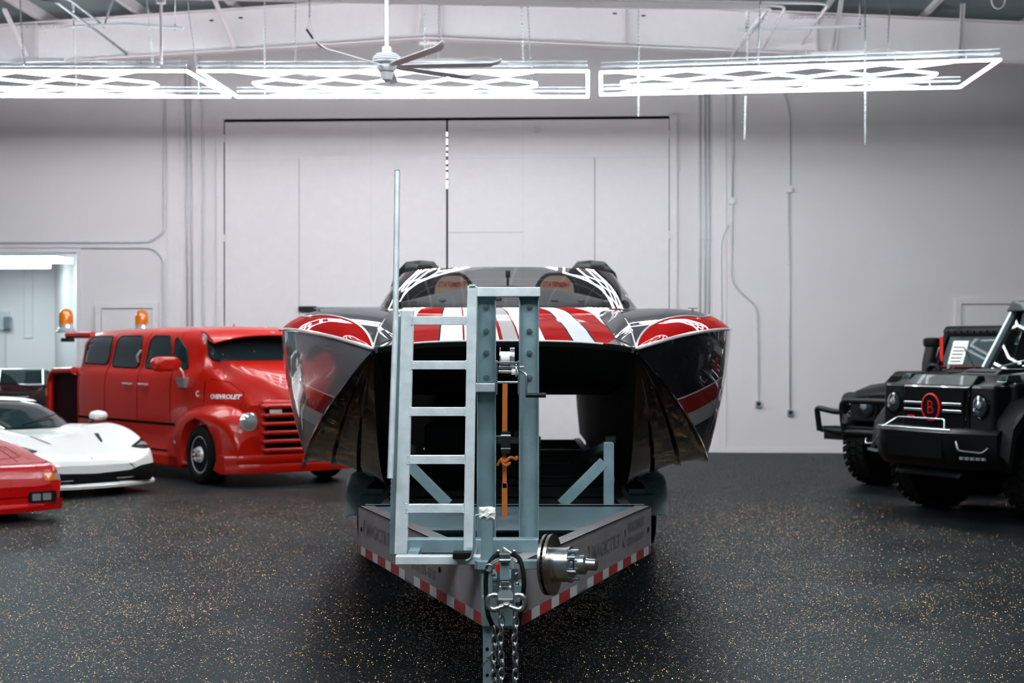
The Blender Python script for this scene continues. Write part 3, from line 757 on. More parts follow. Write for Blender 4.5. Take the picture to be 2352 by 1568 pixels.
for sg, nm in ((1, 'r'), (-1, 'l')):
    b = bw(hullmat if sg > 0 else hullmat2); rows = []
    for d, dx, dz, fx, fz, gx, gz, az, hz in DS:
        row = []
        for k in range(9):
            t = k/8; w = 4*t*(1-t)
            bow = (dx-fx)*.22*w if d > 9.5 else 0
            row.append((X0+sg*(dx+(fx-dx)*t+bow*.8), d, dz+(fz-dz)*t))
        rows.append(row)
    b.grid(rows)
    b.use(M['boatwhite'])   # rub rail
    b.tube([(X0+sg*(r[1]+.004), r[0], r[2]) for r in DS], [.004]+[.012]*(len(DS)-1), 8)
    b.build('hull_side', boat)
    b = bw(M['hullblack']); rows = []; inn = []
    for d, dx, dz, fx, fz, gx, gz, az, hz in DS:
        tz = min(tun(d), az-.01, hz-.02); row = [(X0+sg*(fx+(gx-fx)*t), d, fz+(gz-fz)*t+.04*math.sin(PI*t)*min(1, (d-9.4))) for t in (0, .2, .4, .6, .8, 1)]
        inn.append([row[-1], (X0+sg*(gx-.03), d, gz+(tz-gz)*.5), (X0+sg*(gx-.05), d, tz)]); row += inn[-1][1:]
        rows.append(row)
    b.grid([r[:6] for r in rows]); b.use(M['tunnel']); b.grid(inn); b.use(M['hullblack'])
    b.add([rows[-1][k] for k in range(8)]+[(X0+sg*DS[-1][1], 19.3, DS[-1][2]), (X0+sg*.8, 19.3, 1.98)], [tuple(range(8))+(9, 8)])
    for fr in (.0, .33, .66):   # strakes
        pts = []
        rows = []
        for d, dx, dz, fx, fz, gx, gz, az, hz in DS[(3 if fr else 1):]:
            x = fx+(gx-fx)*fr; z = fz+(gz-fz)*fr+.04*math.sin(PI*fr)*min(1, (d-9.4)); w = .035*min(1, (d-9.4)/1.2)
            rows.append([(X0+sg*(x+w*.25), d, z+.006), (X0+sg*(x+w*.35), d, z-w*.55), (X0+sg*(x-w*.6), d, z-w*.35), (X0+sg*(x-w), d, z+.01)])
        b.grid(rows, False, True); b.add(rows[0], [(0, 1, 2, 3)])
    b.build('sponson_bottom', boat)
    # deck of the sponson: red shoulder, grey inlay, white pin line
    rows = []
    for d, dx, dz, fx, fz, gx, gz, az, hz in DS:
        row = []
        s_ = min(1, (d-9.4)/1.6); ix = .80-.01*(1-s_)
        lm = min(.82, (.10+.9*min(1, (d-9.35)/1.75)) if sg > 0 else (.10+.82*min(1, (d-9.35)/1.7)))
        for t in [lm*k/8 for k in range(9)]+[lm+(1-lm)*k/8 for k in range(1, 9)]:
            x = ix+(dx-ix)*t
            crown = az+.03*s_*math.sin(PI*min(1, t*1.2))
            e = max(0, (t-.62)/.38)
            z = crown*(1-e**2.6)+dz*e**2.6
            row.append((X0+sg*x, d, z))
        rows.append(row)
    b = bw(M['boatgrey']); m_ = 17
    def col(i, j):
        d = DS[i][0]; t = j/16
        edge = .98-.0 if d < 9.5 else None
        lim = .10+.9*min(1, (d-9.35)/1.75) if sg > 0 else .10+.82*min(1, (d-9.35)/1.7)
        if d > 11.2: lim = .82
        lim = min(lim, .82)
        return t, lim
    sp = []
    for i in range(len(rows)-1):
        for j in range(16):
            t, lim = col(i, j)
            m = 'boatred' if j >= 8 else 'boatgrey'
            b.use(M[m]); b.add([rows[i][j], rows[i][j+1], rows[i+1][j+1], rows[i+1][j]], [(0, 1, 2, 3)], True)
    b.use(M['boatwhite'])
    pin = []
    for i in range(1, len(rows)):
        t, lim = col(i, 0); p = Vector(rows[i][8]); pin.append(p+Vector((0, 0, .003)))
    b.tube(pin, .007, 6)
    b.tube([Vector(r[0])+Vector((0, 0, .002)) for r in rows[:20]], .006, 6)
    b.build('sponson_deck', boat)
    # fin: pale inner wall between sponson deck and foredeck
    b = bw(M['boatgrey']); r2 = []
    for d, dx, dz, fx, fz, gx, gz, az, hz in DS:
        s_ = min(1, (d-9.4)/.6)
        r2.append([(X0+sg*.80, d, az+.012*s_), (X0+sg*(.80-.10*s_), d, min(az-.004, hz+.02)), (X0+sg*(.80-.13*s_), d, hz-.03)])
    b.grid(r2, False)
    b.build('deck_step', boat)
    # small cleat on the deck
    b = bw(M['chrome']); p = Vector((X0+sg*1.36, 11.4, 1.99)); b.cyl(p-Vector((0, 0, .03)), p, .010, n=10); b.obox(p+Vector((-.035, 0, .002)), p+Vector((.035, 0, .002)), .02, .008); b.build('cleat', boat)

# foredeck between the sponsons, with slanted stripes
deckm = ramp_paint('foredeck_stripes', (1, .035, 0), (-1.5, 1.5), [(0, 'b01210'), (-1.02, 'f4f2f0'), (-.76, 'a80f0e'), (-.57, '30353c'), (-.56, 'f6f4f2'), (-.42, '9a1214'), (-.40, 'f6f4f2'), (-.19, '9a1214'), (-.175, 'b4aeae'), (-.075, '9a1214'), (-.06, 'f6f4f2'), (.085, 'a80f0e'), (.25, '30353c'), (.26, 'dcdcdf'), (.395, '30353c'), (.405, 'a80f0e'), (.575, '30353c'), (.585, 'f6f4f2'), (.86, 'b01210')], .24, .16, .0)
hs = [(9.55, .80, 1.70, 1.748), (9.9, .80, 1.735, 1.79), (10.3, .80, 1.785, 1.84), (10.8, .80, 1.835, 1.885), (11.3, .82, 1.875, 1.925), (12, .92, 1.945, 1.98), (13, 1.05, 2.0, 2.03), (14.2, 1.2, 2.03, 2.075), (15.4, 1.28, 2.03, 2.11)]
rows = []
for d, w, ze, zc in spline(hs, 5):
    rows.append([(X0+w*k/16, d, ze+(zc-ze)*(1-abs(k/16)**3.2)) for k in range(-16, 17)])
b = bw(deckm); b.grid(rows)
b.use(M['hullblack'])   # dark corner triangles in front of the steps and the black lip
for sg in (1, -1):
    tri = []
    for i, r in enumerate(rows[:13]):
        w = .18*(1-i/12.0)+.0
        tri.append([(X0+sg*(.80-k*w), r[0][1], r[0][2]+.004+(rows[i][16][2]-r[0][2])*(1-abs(1-k*w/.8)**3.2)) for k in (0, .25, .5, .75, 1)])
    b.grid(tri)
b.use(M['boatwhite']); b.tube([Vector(p)+Vector((0, -.004, 0)) for p in rows[0][4:29]], .006, 6)
b.use(M['boatred'])
b.build('foredeck', boat)
# wing underside / tunnel roof with rolled black lip
rows2 = []
lip = rows[0]
for dy, dz in ((0, 0), (-.012, -.012), (-.008, -.035), (.05, -.07), (.25, -.15), (.6, -.22)):
    rows2.append([(p[0], p[1]+dy, p[2]+dz) for p in lip])
for d in (11.0, 13, 16, 19.3): rows2.append([(p[0], d, tun(d)) for p in lip])
b = bw(M['tunnel']); b.grid(rows2); b.build('tunnel_roof', boat)
b = bw(M['tunnel']); b.box(X0-1.5, X0+1.5, 19.28, 19.34, 1.3, 1.98); b.build('transom', boat)
b = bw(M['boatgrey']); b.grid([[(X0-1.25, 15.2, 2.05), (X0+1.25, 15.2, 2.05)], [(X0-1.3, 19.3, 2.0), (X0+1.3, 19.3, 2.0)]]); b.build('aft_deck', boat)
# stern drives behind the tunnel; the middle one is added to block bright wall
for x in (-.68, -.3, .05):
    b = bw(M['blackpl']); x += X0
    b.box(x-.2, x+.26, 19.34, 19.75, .62, 1.5); b.lathe([(.02, -.5), (.09, -.42), (.13, -.1), (.12, .2), (.03, .35)], (x, 19.6, .6), (0, 1, 0), 16)
    b.box(x-.03, x+.03, 19.4, 19.7, .38, .62)
    for k in range(4):
        a = PI/4+k*PI/2; b.hexa([(x, 19.95, .6), (x+.2*math.cos(a-.3), 19.93, .6+.2*math.sin(a-.3)), (x+.22*math.cos(a), 19.95, .6+.22*math.sin(a)), (x+.2*math.cos(a+.3), 19.97, .6+.2*math.sin(a+.3)),
                                (x, 19.98, .6), (x+.2*math.cos(a-.3), 19.96, .6+.2*math.sin(a-.3)), (x+.22*math.cos(a), 19.98, .6+.22*math.sin(a)), (x+.2*math.cos(a+.3), 20.0, .6+.2*math.sin(a+.3))])
    b.build('stern_drive', boat, bev=.01)

# ---- cockpit
def sup(phi, k):   # k = 0 base, 1 top
    w = 1.25*(1-k)+1.055*k; d = 13.75*(1-k)+14.75*k; dd = (1.45*(1-k)+1.0*k); z = (2.05+.0*abs(phi))*(1-k)+2.468*k
    a = phi*math.radians(82); x = w*math.sin(a)/math.sin(math.radians(82)); y = d+dd*(1-math.cos(a))
    if k > .5: z -= .035*abs(phi)**3
    return Vector((X0+x, y, z))
b = bw(M['wshield']); rows = []
for i in range(13):
    k = i/12; row = []
    for j in range(-24, 25):
        p0 = sup(j/24, 0); p1 = sup(j/24, 1); p = p0*(1-k)+p1*k
        p += Vector((.0, -.05*math.sin(PI*k), .02*math.sin(PI*k))); row.append(p)
    rows.append(row)
b.grid(rows); b.build('windshield', boat)
b = bw(M['blackgl']); b.tube([sup(j/24, 0)+Vector((0, 0, -.0)) for j in range(-24, 25)], .016, 8)
for sg in (-1, 1):
    pts = [sup(sg, k/6)+Vector((0, .02+.14*math.sin(PI*k/6), 0)) for k in range(7)]
    b.tube(pts, .012, 8)
b.build('windshield_frame', boat)
b = bw(M['boatred'])   # red coaming ring below the glass
rows = []
for j in range(-24, 25):
    p = sup(j/24, 0); q = Vector((X0+(p.x-X0)*1.03, p.y-.05, p.z-.0)); rows.append([q+Vector((0, -.05, -.05)), q+Vector((0, 0, -.005)), p])
b.use(M['boatwhite']); b.grid(rows[14:35]); b.use(M['boatred']); b.grid(rows[:15]); b.grid(rows[34:])
b.build('coaming', boat)
# dash cowl
b = bw(M['blackpl']); rows = []
for (y, zc, w, ex) in ((13.95, 2.06, 1.10, 0), (14.5, 2.16, 1.12, .02), (14.9, 2.24, 1.12, .05), (15.35, 2.315, 1.1, .12), (15.5, 2.30, 1.1, .12), (15.52, 2.1, 1.1, .0)):
    rows.append([(X0+w*k/12, y+.25*abs(k/12)**2, zc-ex*abs(k/12)**1.6*1.0-(.06 if y < 15.4 else .03)*abs(k/12)**3) for k in range(-12, 13)])
b.grid(rows); b.build('dash_cowl', boat)
for x in (-.87, -.60, -.08, .44, .69, .93):
    y = 14.45+.25*abs(x/1.1)**2; b = bw(M['steel']); b.prism(ell(0, 0, .032, .024, 16), (X0+x, y-.02, 2.155-.02*abs(x)), (1, 0, 0), (0, .5, .5), .01); b.build('defrost_vent', boat)
b = bw(M['blackpl']); b.cyl((X0+.005, 15.5, 2.28), (X0+.005, 15.52, 2.46), .013, n=8); b.cyl((X0+.005, 15.51, 2.40), (X0+.005, 15.51, 2.47), .024, n=8); b.build('camera_mount', boat)
for x in (-.585, .515):   # headrests
    c = Vector((X0+x, 16.5, 2.33)); b = bw(M['blackpl']); rows = []
    shp = [(-.22, -.3), (-.205, .0), (-.15, .12), (-.06, .165), (.06, .165), (.15, .12), (.205, 0), (.22, -.3)]
    shp = rpoly([(-.24, -.6), (-.23, .05), (-.12, .175), (.12, .175), (.23, .05), (.24, -.6)], .1)
    b.prism(shp, c+Vector((0, .16, 0)), (1, 0, 0), (0, 0, 1), .14); t_ = b.build('seat_shell', boat, bev=.02)
    b = bw(M['cream']); s2 = rpoly([(-.20, -.5), (-.18, .04), (-.10, .135), (.10, .135), (.18, .04), (.20, -.5)], .08)
    b.prism(s2, c+Vector((0, .05, 0)), (1, 0, 0), (0, 0, 1), .06); b.use(M['redpl']); b.text('STATEMENT', .075, c+Vector((0, -.012, .045)), (1, 0, 0), (0, 0, 1), .004, shear=.25, width=.3, bold=.002)
    b.build('headrest', boat, bev=.008)
for x, w in ((-.985, 1), (.93, 1)):   # raised black pods aft of the seats
    b = bw(M['blackmat']); o = Vector((X0+x, 17.4, 0))
    rows = []
    for y, kz, kw in ((0, 0, 1), (.05, .96, 1), (.4, 1, .95), (1.2, .8, .8), (1.7, .35, .7)):
        z = 2.0+.70*kz
        rows.append([o+Vector((p*kw, y, 2.0+(q-2.0)*max(kz, .0)/1.0)) for p, q in ((-.36, 2.0), (-.32, 2.4), (-.27, 2.56), (-.15, 2.69), (0, 2.705), (.15, 2.69), (.27, 2.56), (.32, 2.4), (.36, 2.0))])
    b.grid(rows, False); b.build('cowl_pod', boat, bev=0)
b = bw(M['blackmat']); b.tube([(X0-1.14, 15.2, 2.12), (X0-1.2, 16.5, 2.16), (X0-1.15, 18, 2.1)], .05, 8); b.tube([(X0+1.14, 15.2, 2.12), (X0+1.2, 16.5, 2.16), (X0+1.15, 18, 2.1)], .05, 8); b.build('cockpit_rail', boat)

# ================================================================ the trailer
tr = thing('boat_trailer', 'aluminium boat trailer under the speedboat, with ladder and winch posts in front', 'trailer', (X0, 12, 0))
def tw(*m): return wb(tr, *m)
A_ = M['alu']; AD = M['alud']
tip = 7.15; cor = 9.8; zl, zh = .42, .715
# V shaped front rails
def vrail(sg):
    x0 = X0+sg*.065; x1 = X0+sg*.915; p0 = Vector((x0, tip, 0)); p1 = Vector((x1, cor, 0))
    b = tw(M['rail']); dr = (p1-p0).normalized(); n = Vector((dr.y, -dr.x, 0))*sg
    for dz0, dz1, w in ((zl, zl+.012, .10), (zh-.012, zh, .10), (zl, zh, .012)):
        a = p0-n*w; c = p1-n*w
        o = [p0, p1, c, a] if sg > 0 else [p0, a, c, p1]
        b.hexa([q+Vector((0, 0, dz0)) for q in o]+[q+Vector((0, 0, dz1)) for q in o])
    L = (p1-p0).length
    # reflective tape along the lower edge
    s_ = .03; k = 0
    while s_ < L-.05:
        w = .20 if k % 2 == 0 else .135
        if k % 2 == 0 and .0 < s_: b.use(M['tape_r'])
        else: b.use(M['tape_w'])
        gap = (sg < 0 and 1.32 < s_ < 1.42) or (sg > 0 and 1.02 < s_ < 1.08)
        if not gap:
            a = p0+dr*s_+n*.0015; c = p0+dr*min(L-.03, s_+w)+n*.0015
            b.add([a+Vector((0, 0, zl+.004)), c+Vector((0, 0, zl+.004)), c+Vector((0, 0, zl+.056)), a+Vector((0, 0, zl+.056))], [(0, 1, 2, 3)])
        s_ += w; k += 1
    return b, p0, p1, dr, n, L
for sg in (-1, 1):
    b, p0, p1, dr, n, L = vrail(sg); U = dr if sg > 0 else -dr
    b.use(M['ink'])
    def tx(t, s_, z, size, width):
        b.text(t, size, p0+dr*s_+Vector((0, 0, z))+n*.001, U, (0, 0, 1), .0015, width=width, bold=.001)
    if sg > 0:
        tx('MAGICTILT', L*.595, .60, .11, .62); tx('STATEMENT', L*.855, .645, .075, .42); tx('(727)-525-5235', L*.85, .56, .055, .42)
        b.tube([p0+dr*(L*.455)+Vector((0, 0, .54+.09*k))+dr*.02*math.sin(k*3)+n*.003 for k in (0, .3, .6, .9, 1.2)], .003, 4)
        b.tube([p0+dr*(L*.742)+Vector((0, 0, .55))+dr*(.03*math.cos(a))+Vector((0, 0, .05+.05*math.sin(a)))+n*.003 for a in [k*.6 for k in range(10)]], .003, 4)
    else:
        tx('MAGICTILT', L*.80, .60, .11, .62); tx('(727)-525-5235', L*.42, .53, .07, .5); tx('STATEMENT', L*.42, .62, .08, .45)
        b.tube([p0+dr*(L*.935)+Vector((0, 0, .54+.09*k))+dr*.02*math.sin(k*3)+n*.003 for k in (0, .3, .6, .9, 1.2)], .003, 4)
    for s_ in (L*.965, L*.3):
        q = p0+dr*s_+n*.002+Vector((0, 0, .58)); b.use(M['dark']); b.cyl(q, q+n*.004, .014, n=10)
    b.build('front_rail', tr)
    # straight side rails, lower, running aft between the sponsons
    b = tw(M['rail']); x = X0+sg*.86; xa, xb = sorted((x-sg*.06, x+sg*.012)); b.box(xa, xb, cor+.05, 19.0, .40, .415); b.box(xa, xb, cor+.05, 19.0, .60, .615); b.box(x-.006, x+.006, cor+.05, 19, .41, .605); b.build('side_rail', tr)
    b = tw(AD); b.obox((X0+sg*1.0, 12.0, .61), (X0+sg*1.0, 18.8, .61), .12, .04); b.use(M['rubber']); b.obox((X0+sg*1.0, 12.0, .635), (X0+sg*1.0, 18.8, .635), .12, .02); b.build('bunk', tr)
    for y in (12.4, 16.6, 18.4):
        b = tw(AD); b.box(X0+sg*.94-.03, X0+sg*.94+.03, y-.04, y+.04, .5, .62); b.build('bunk_bracket', tr)
    # fender over the tandem wheels
    xi, xo = 1.0, 1.335; b = tw(M['alu'])
    prof = [(12.95, .33), (12.98, .50), (13.08, .60), (13.3, .64), (15.5, .64), (15.75, .58), (15.85, .40)]
    r1 = [[(X0+sg*xi, y, z), (X0+sg*(xo-.03), y, z), (X0+sg*xo, y, z-.02), (X0+sg*xo, y, min(z-.05, .47)+0)] for y, z in prof]
    b.grid(r1, True); b.grid([[(p[0], p[1]+.012, p[2]-.012) for p in r] for r in r1], True); b.build('fender', tr)
    b = tw(AD); b.box(min(X0+sg*.92, X0+sg*1.2), max(X0+sg*.92, X0+sg*1.2), 12.86, 12.94, .40, .50); b.build('fender_step', tr, bev=.004)
    for y in (13.62, 14.5, 15.2)[:2]+(15.35,)[:1]:
        c = Vector((X0+sg*1.17, y, .30)); b = tw(M['rubber']); b.lathe([(.19, -.10), (.27, -.105), (.295, -.085), (.30, -.04), (.30, .04), (.295, .085), (.27, .105), (.19, .10)], c, (1, 0, 0), 36); w_ = b.build('wheel', tr)
        b = tw(M['zinc']); b.lathe([(.19, .09), (.17, .06), (.10, .05), (.09, .09), (.03, .10)], c, (sg, 0, 0), 24); b.build('rim', w_)
b = tw(M['rail']); b.box(X0-.9, X0+.9, 14.4, 14.5, .36, .44); b.box(X0-.9, X0+.9, 13.55, 13.65, .28, .36); b.build('axle', tr)
# crossmembers seen through the V
for y, z0, z1, w in ((9.85, .50, .715, .9), (10.55, .44, .60, .9), (11.6, .44, .60, .9), (12.6, .44, .6, .9), (13.4, .44, .6, .9), (15, .44, .6, .9), (17, .44, .6, .9), (18.9, .44, .6, .9)):
    b = tw(AD if y < 10 else M['rail']); b.box(X0-w+.02, X0+w-.02, y, y+.012, z0, z1); b.box(X0-w+.02, X0+w-.02, y, y+.08, z1-.01, z1); b.box(X0-w+.02, X0+w-.02, y, y+.08, z0, z0+.01); b.build('crossmember', tr)
b = tw(AD); x = .62
b.add([(X0-.42, 8.55, .708), (X0+.42, 8.55, .708), (X0+.80, 9.84, .708), (X0-.80, 9.84, .708)], [(0, 1, 2, 3)])
b.add([(X0-.42, 8.55, .700), (X0+.42, 8.55, .700), (X0+.80, 9.84, .700), (X0-.80, 9.84, .700)], [(3, 2, 1, 0)])
b.build('deck_plate', tr)
# supports behind the winch posts
for sg in (-1, 1):
    b = tw(AD); x = X0+sg*.66; b.box(x-.033, x+.033, 9.95, 10.02, .60, 1.10); b.build('support_post', tr, bev=.003)
    b = tw(AD); b.obox((x-sg*.30, 9.97, .71), (x-sg*.03, 9.97, .98), .05, .07); b.build('diagonal_brace', tr, bev=.003)
    b = tw(AD); b.obox((x, 10.0, 1.08), (X0+sg*.55, 13.2, .75), .05, .05); b.build('support_strut', tr)
    b = tw(M['warm']); a = P(1391 if sg > 0 else 895, 1008, 11.2); b.cyl(a, P(1414 if sg > 0 else 918, 1008, 11.2), .026, n=14); b.use(AD); b.tube([P(1402 if sg > 0 else 906, 1012, 11.2), (P(1402 if sg > 0 else 906, 1012, 11.2).x, 11.2, .6)], .018, 8); b.build('side_roller', tr)
b = tw(M['warm']); b.cyl(P(1128, 1010, 11.4), P(1242, 1010, 11.4), .026, n=14); b.use(AD)
for px in (1135, 1236):
    q = P(px, 1010, 11.4); b.tube([q, (q.x, 11.4, .6)], .02, 8)
b.build('keel_roller', tr)
b = tw(M['blackpl']); b.box(X0-.62, X0-.12, 11.9, 12.3, .62, 1.12); b.build('battery_box', tr, bev=.02)

# ---- ladder on the left, leaning slightly
LD = 7.6
lad = tw(A_); lad.obox(P(921, 1272, LD), P(937, 712, LD), .062, .045, (0, 1, 0)); left = lad.build('ladder', tr, bev=.004)
b = tw(A_); b.obox(P(1076, 1268, LD), P(1085, 657, LD), .048, .052, (0, 1, 0)); b.build('stile', left, bev=.004)
b = tw(A_); b.obox(P(1078, 655.5, LD), P(1092, 655.5, LD), .065, .010); b.build('stile_cap', left)
for y, x0, x1 in ((736, 946, 1072), (838, 944, 1070), (945, 941, 1068), (1055, 937, 1066), (1167, 933, 1064)):
    b = tw(A_); b.obox(P(x0, y, LD+.0), P(x1, y, LD), .04, .042); 
    for xx in (x0, x1):   # weld beads
        q = P(xx, y, LD-.024)
        for k in range(6): c = q+Vector((0, 0, -.02+.008*k)); b.lathe([(.0045, -.003), (.0045, .003)], c, (0, 1, 0), 6)
    b.build('rung', left, bev=.004)
b = tw(AD)
for k in range(26):
    for xx, y0, y1 in ((941, 770, 1240), (905, 900, 1200)):
        q = P(xx-(y0+(y1-y0)*k/25-770)*.02, y0+(y1-y0)*k/25, LD+.02); b.lathe([(.004, -.004), (.004, .004)], q, (0, 1, 0), 6)
b.build('weld_bead', left)
# side channel beside the ladder and the tall guide pole
b = tw(AD); b.obox(P(904, 1272, LD+.12), P(915, 726, LD+.12), .035, .09, (0, 1, 0)); b.build('ladder_side_channel', tr, bev=.003)
b = tw(M['alu']); b.tube([P(896, 1098, LD-.06), P(908, 760, LD-.02), P(912.5, 393, LD+.05)], .0145, 16); b.use(AD)
b.cyl(P(912.5, 393, LD+.05), P(912.5, 390, LD+.05), .012, n=12); gp = b.build('guide_pole', tr)
b = tw(M['blackpl']); b.box(P(918, 0, LD+.1).x-.01, P(918, 0, LD+.1).x+.012, LD+.06, LD+.12, P(0, 708, LD+.1).z, P(0, 694, LD+.1).z); b.build('pole_clip', gp)
# ---- winch posts
WD = 7.72
def channel(x0, x1, y0, y1, m, nm):
    a, c = P(x0, y1, WD), P(x1, y0, WD); b = tw(m); t = .006
    b.box(a.x, c.x, WD+.03, WD+.038, a.z, c.z); b.box(a.x, a.x+t, WD, WD+.09, a.z, c.z); b.box(c.x-t, c.x, WD, WD+.09, a.z, c.z)
    return b
for x0, x1 in ((1095, 1139), (1192, 1238)):
    b = channel(x0, x1, 680, 1240, AD, ''); post = b.build('winch_post', tr, bev=.0015)
    xc = (x0+x1)/2
    for y in (705, 761, 811, 868):
        q = P(xc+(1 if x0 > 1150 else 0), y, WD+.03); b = tw(M['zinc']); b.cyl(q, q-Vector((0, .004, 0)), .015, n=18); b.cyl(q, q-Vector((0, .018, 0)), .009, n=6); b.cyl(q, q-Vector((0, .026, 0)), .005, n=8); b.build('bolt', post)
def hbar(px0, px1, py0, py1, d, th, nm, m=None, par=None):
    a, c = P(px0, py1, d), P(px1, py0, d); b = tw(m or A_); b.box(a.x, c.x, d, d+th, a.z, c.z); return b.build(nm, par or tr, bev=.004)
hbar(1092, 1241, 659, 681, WD-.02, .1, 'post_top_bar'); hbar(1091, 1137, 880, 900, WD-.03, .06, 'post_brace')
hbar(930, 1237, 1238, 1270, LD-.02, .09, 'lower_cross_bar', AD)
hbar(908, 1104, 1277, 1297, 7.25, .07, 'base_bar'); hbar(1262, 1110, 1285, 1305, 7.75, .001, 'x') if False else None
b = tw(AD); b.box(P(1090, 0, 7.1).x, P(1252, 0, 7.1).x, 7.08, 7.13, P(0, 1306, 7.1).z, P(0, 1285, 7.1).z); b.build('hub_carrier_bar', tr, bev=.004)
b = tw(AD)
for px in (945, 1080): b = tw(AD); q = P(px, 1297, 7.25); b.box(q.x-.025, q.x+.025, 7.3, 7.75, q.z+.004, q.z+.04); b.build('base_bracket', tr)
b = tw(M['rubber']); a = P(1040, 1283, 7.2); c = P(1086, 1268, 7.2); b.box(a.x, c.x, 7.18, 7.27, a.z, c.z); b.build('rubber_pad', tr, bev=.004)
b = tw(AD); b.box(X0-.16, X0+.12, 8.2, 9.9, .44, .60); b.box(X0-.09, X0+.06, 6.98, 8.3, .46, .60); b.build('tongue_beam', tr, bev=.006)

# ---- hand winch
WN = 7.62
wc = P(1166, 842, WN); Z = Vector((0, 0, 1)); S = WN/F
wn = tw(M['zinc'])
def wx(px, py, dy=0): return P(px, py, WN+dy)
for px in (1141, 1191):
    a = wx(px, 905); wn.box(a.x-.004, a.x+.004, WN-.05, WN+.06, wx(0, 905).z, wx(0, 828).z)
wn.box(wx(1141, 0).x, wx(1191, 0).x, WN-.05, WN+.06, wx(0, 880).z, wx(0, 876).z); wn.box(wx(1141, 0).x, wx(1191, 0).x, WN-.05, WN-.04, wx(0, 834).z, wx(0, 830).z)
win = wn.build('winch', tr, bev=.001)
b = tw(M['boatwhite']); b.cyl(wx(1150, 822, .02), wx(1171, 822, .02), .032, n=24); b.build('strap_spool', win)
b = tw(M['zinc']); b.cyl(wx(1147.5, 822, .02), wx(1150, 822, .02), .050, n=24); b.cyl(wx(1171, 822, .02), wx(1173, 822, .02), .050, n=24); b.build('spool_flange', win)
b = tw(M['zinc']); g0 = wx(1173, 822, .02); rows = []
for e, xx in ((0, 1173), (1, 1182)):
    g = wx(xx, 822, .02); rows.append([g+Vector((0, math.cos(a), math.sin(a)))*(.050 if k % 4 < 2 else .045) for k, a in [(k, 2*PI*k/96) for k in range(96)]])
b.grid(rows, False, True); b.add(rows[0], [tuple(range(96))]); b.add(rows[1], [tuple(range(96))[::-1]]); b.build('spur_gear', win)
b = tw(M['zinc']); b.cyl(wx(1145, 843, -.02), wx(1203, 843, -.02), .007, n=12); b.cyl(wx(1145, 853, -.02), wx(1175, 853, -.02), .008, n=12)
for e in range(12): a = 2*PI*e/12; c = Vector((0, math.cos(a), math.sin(a)))*.012; b.cyl(wx(1175, 853, -.02)+c, wx(1190, 853, -.02)+c, .0035, n=6)
b.cyl(wx(1184, 850, -.02), wx(1187, 850, -.02), .030, n=20); b.build('pinion_shaft', win)
b = tw(M['zinc']); b.tube(bend([wx(1191, 852, -.03), wx(1197, 852, -.05), wx(1209, 858, -.07), wx(1208, 912, -.08)], .03), .006, 10); cr_ = b.build('crank_handle', win)
b = tw(M['blackpl']); b.cyl(wx(1208, 907.5, -.08), wx(1254, 907.5, -.08), .0115, n=16); b.build('grip', cr_)
# ---- spare hub with brake disc
hd = 7.1; hc = P(1264, 1296, hd); ax = Vector((.95, -.32, .04)).normalized()
b = tw(M['steel']); b.lathe([(.04, -.02), (.138, -.02), (.138, -.008), (.125, -.008), (.125, .004), (.138, .004), (.138, .018), (.05, .018)], hc, ax, 48)
hub = b.build('brake_disc', tr)
b = tw(M['dark'])
x, y = frame_of(ax)
for k in range(36):
    a = 2*PI*k/36; c = hc+ax*(-.002)+(x*math.cos(a)+y*math.sin(a))*.131; b.obox(c-ax*.005, c+ax*.005, .012, .012, (x*math.cos(a)+y*math.sin(a)))
b.build('vent_slot', hub)
b = tw(M['zinc']); b.lathe([(.078, .018), (.078, .09), (.082, .092), (.082, .10), (.05, .105), (.048, .12), (.03, .122), (.044, .125), (.044, .165), (.03, .17), (.026, .175), (.026, .215), (.018, .22)], hc, ax, 36); b.build('wheel_hub', hub)
for k in range(6):
    a = 2*PI*k/6+.4; c = hc+(x*math.cos(a)+y*math.sin(a))*.063; b = tw(M['steelgrey']); b.cyl(c+ax*.095, c+ax*.135, .0075, n=10); b.build('wheel_stud', hub)
# ---- tongue jack
jd = 7.0
b = tw(AD); a = P(1105, 1427, jd); c = P(1132, 1176, jd); b.box(a.x, c.x, jd, jd+.055, a.z, c.z); jk = b.build('tongue_jack', tr, bev=.004)
b = tw(AD); a = P(1109, 1500, jd); c = P(1131, 1420, jd); b.box(a.x, c.x, jd+.005, jd+.05, .05, c.z)
b.use(M['dark'])
for py in (1490, 1550): q = P(1119, py, jd+.004); b.cyl(q, q-Vector((0, .002, 0)), .0075, n=12)
b.use(AD); b.box(a.x-.05, c.x+.05, jd-.03, jd+.09, 0, .012); b.build('jack_leg', jk, bev=.002)
b = tw(M['zinc']); b.tube([P(1121, 1508, jd), P(1126, 1510, jd-.02), P(1112, 1524, jd-.02), P(1107, 1530, jd-.01)], .002, 6); b.cyl(P(1119, 1510, jd-.005), P(1126, 1508, jd-.012), .005, n=8); b.build('jack_pin', jk)
b = tw(AD); b.tube(bend([P(1104, 1182, jd), P(1091, 1183, jd), P(1089, 1260, jd), P(1082, 1283, jd), P(1070, 1288, jd)], .03), .006, 8); b.build('jack_crank', jk)
b = tw(AD); b.obox(P(1096, 1296, jd+.02), P(1132, 1296, jd+.02), .07, .04); b.box(P(1110, 0, jd).x, P(1200, 0, jd).x, jd+.03, jd+.2, .56, .64); b.build('jack_clamp', jk, bev=.003)
b = tw(M['paper']); rows = []
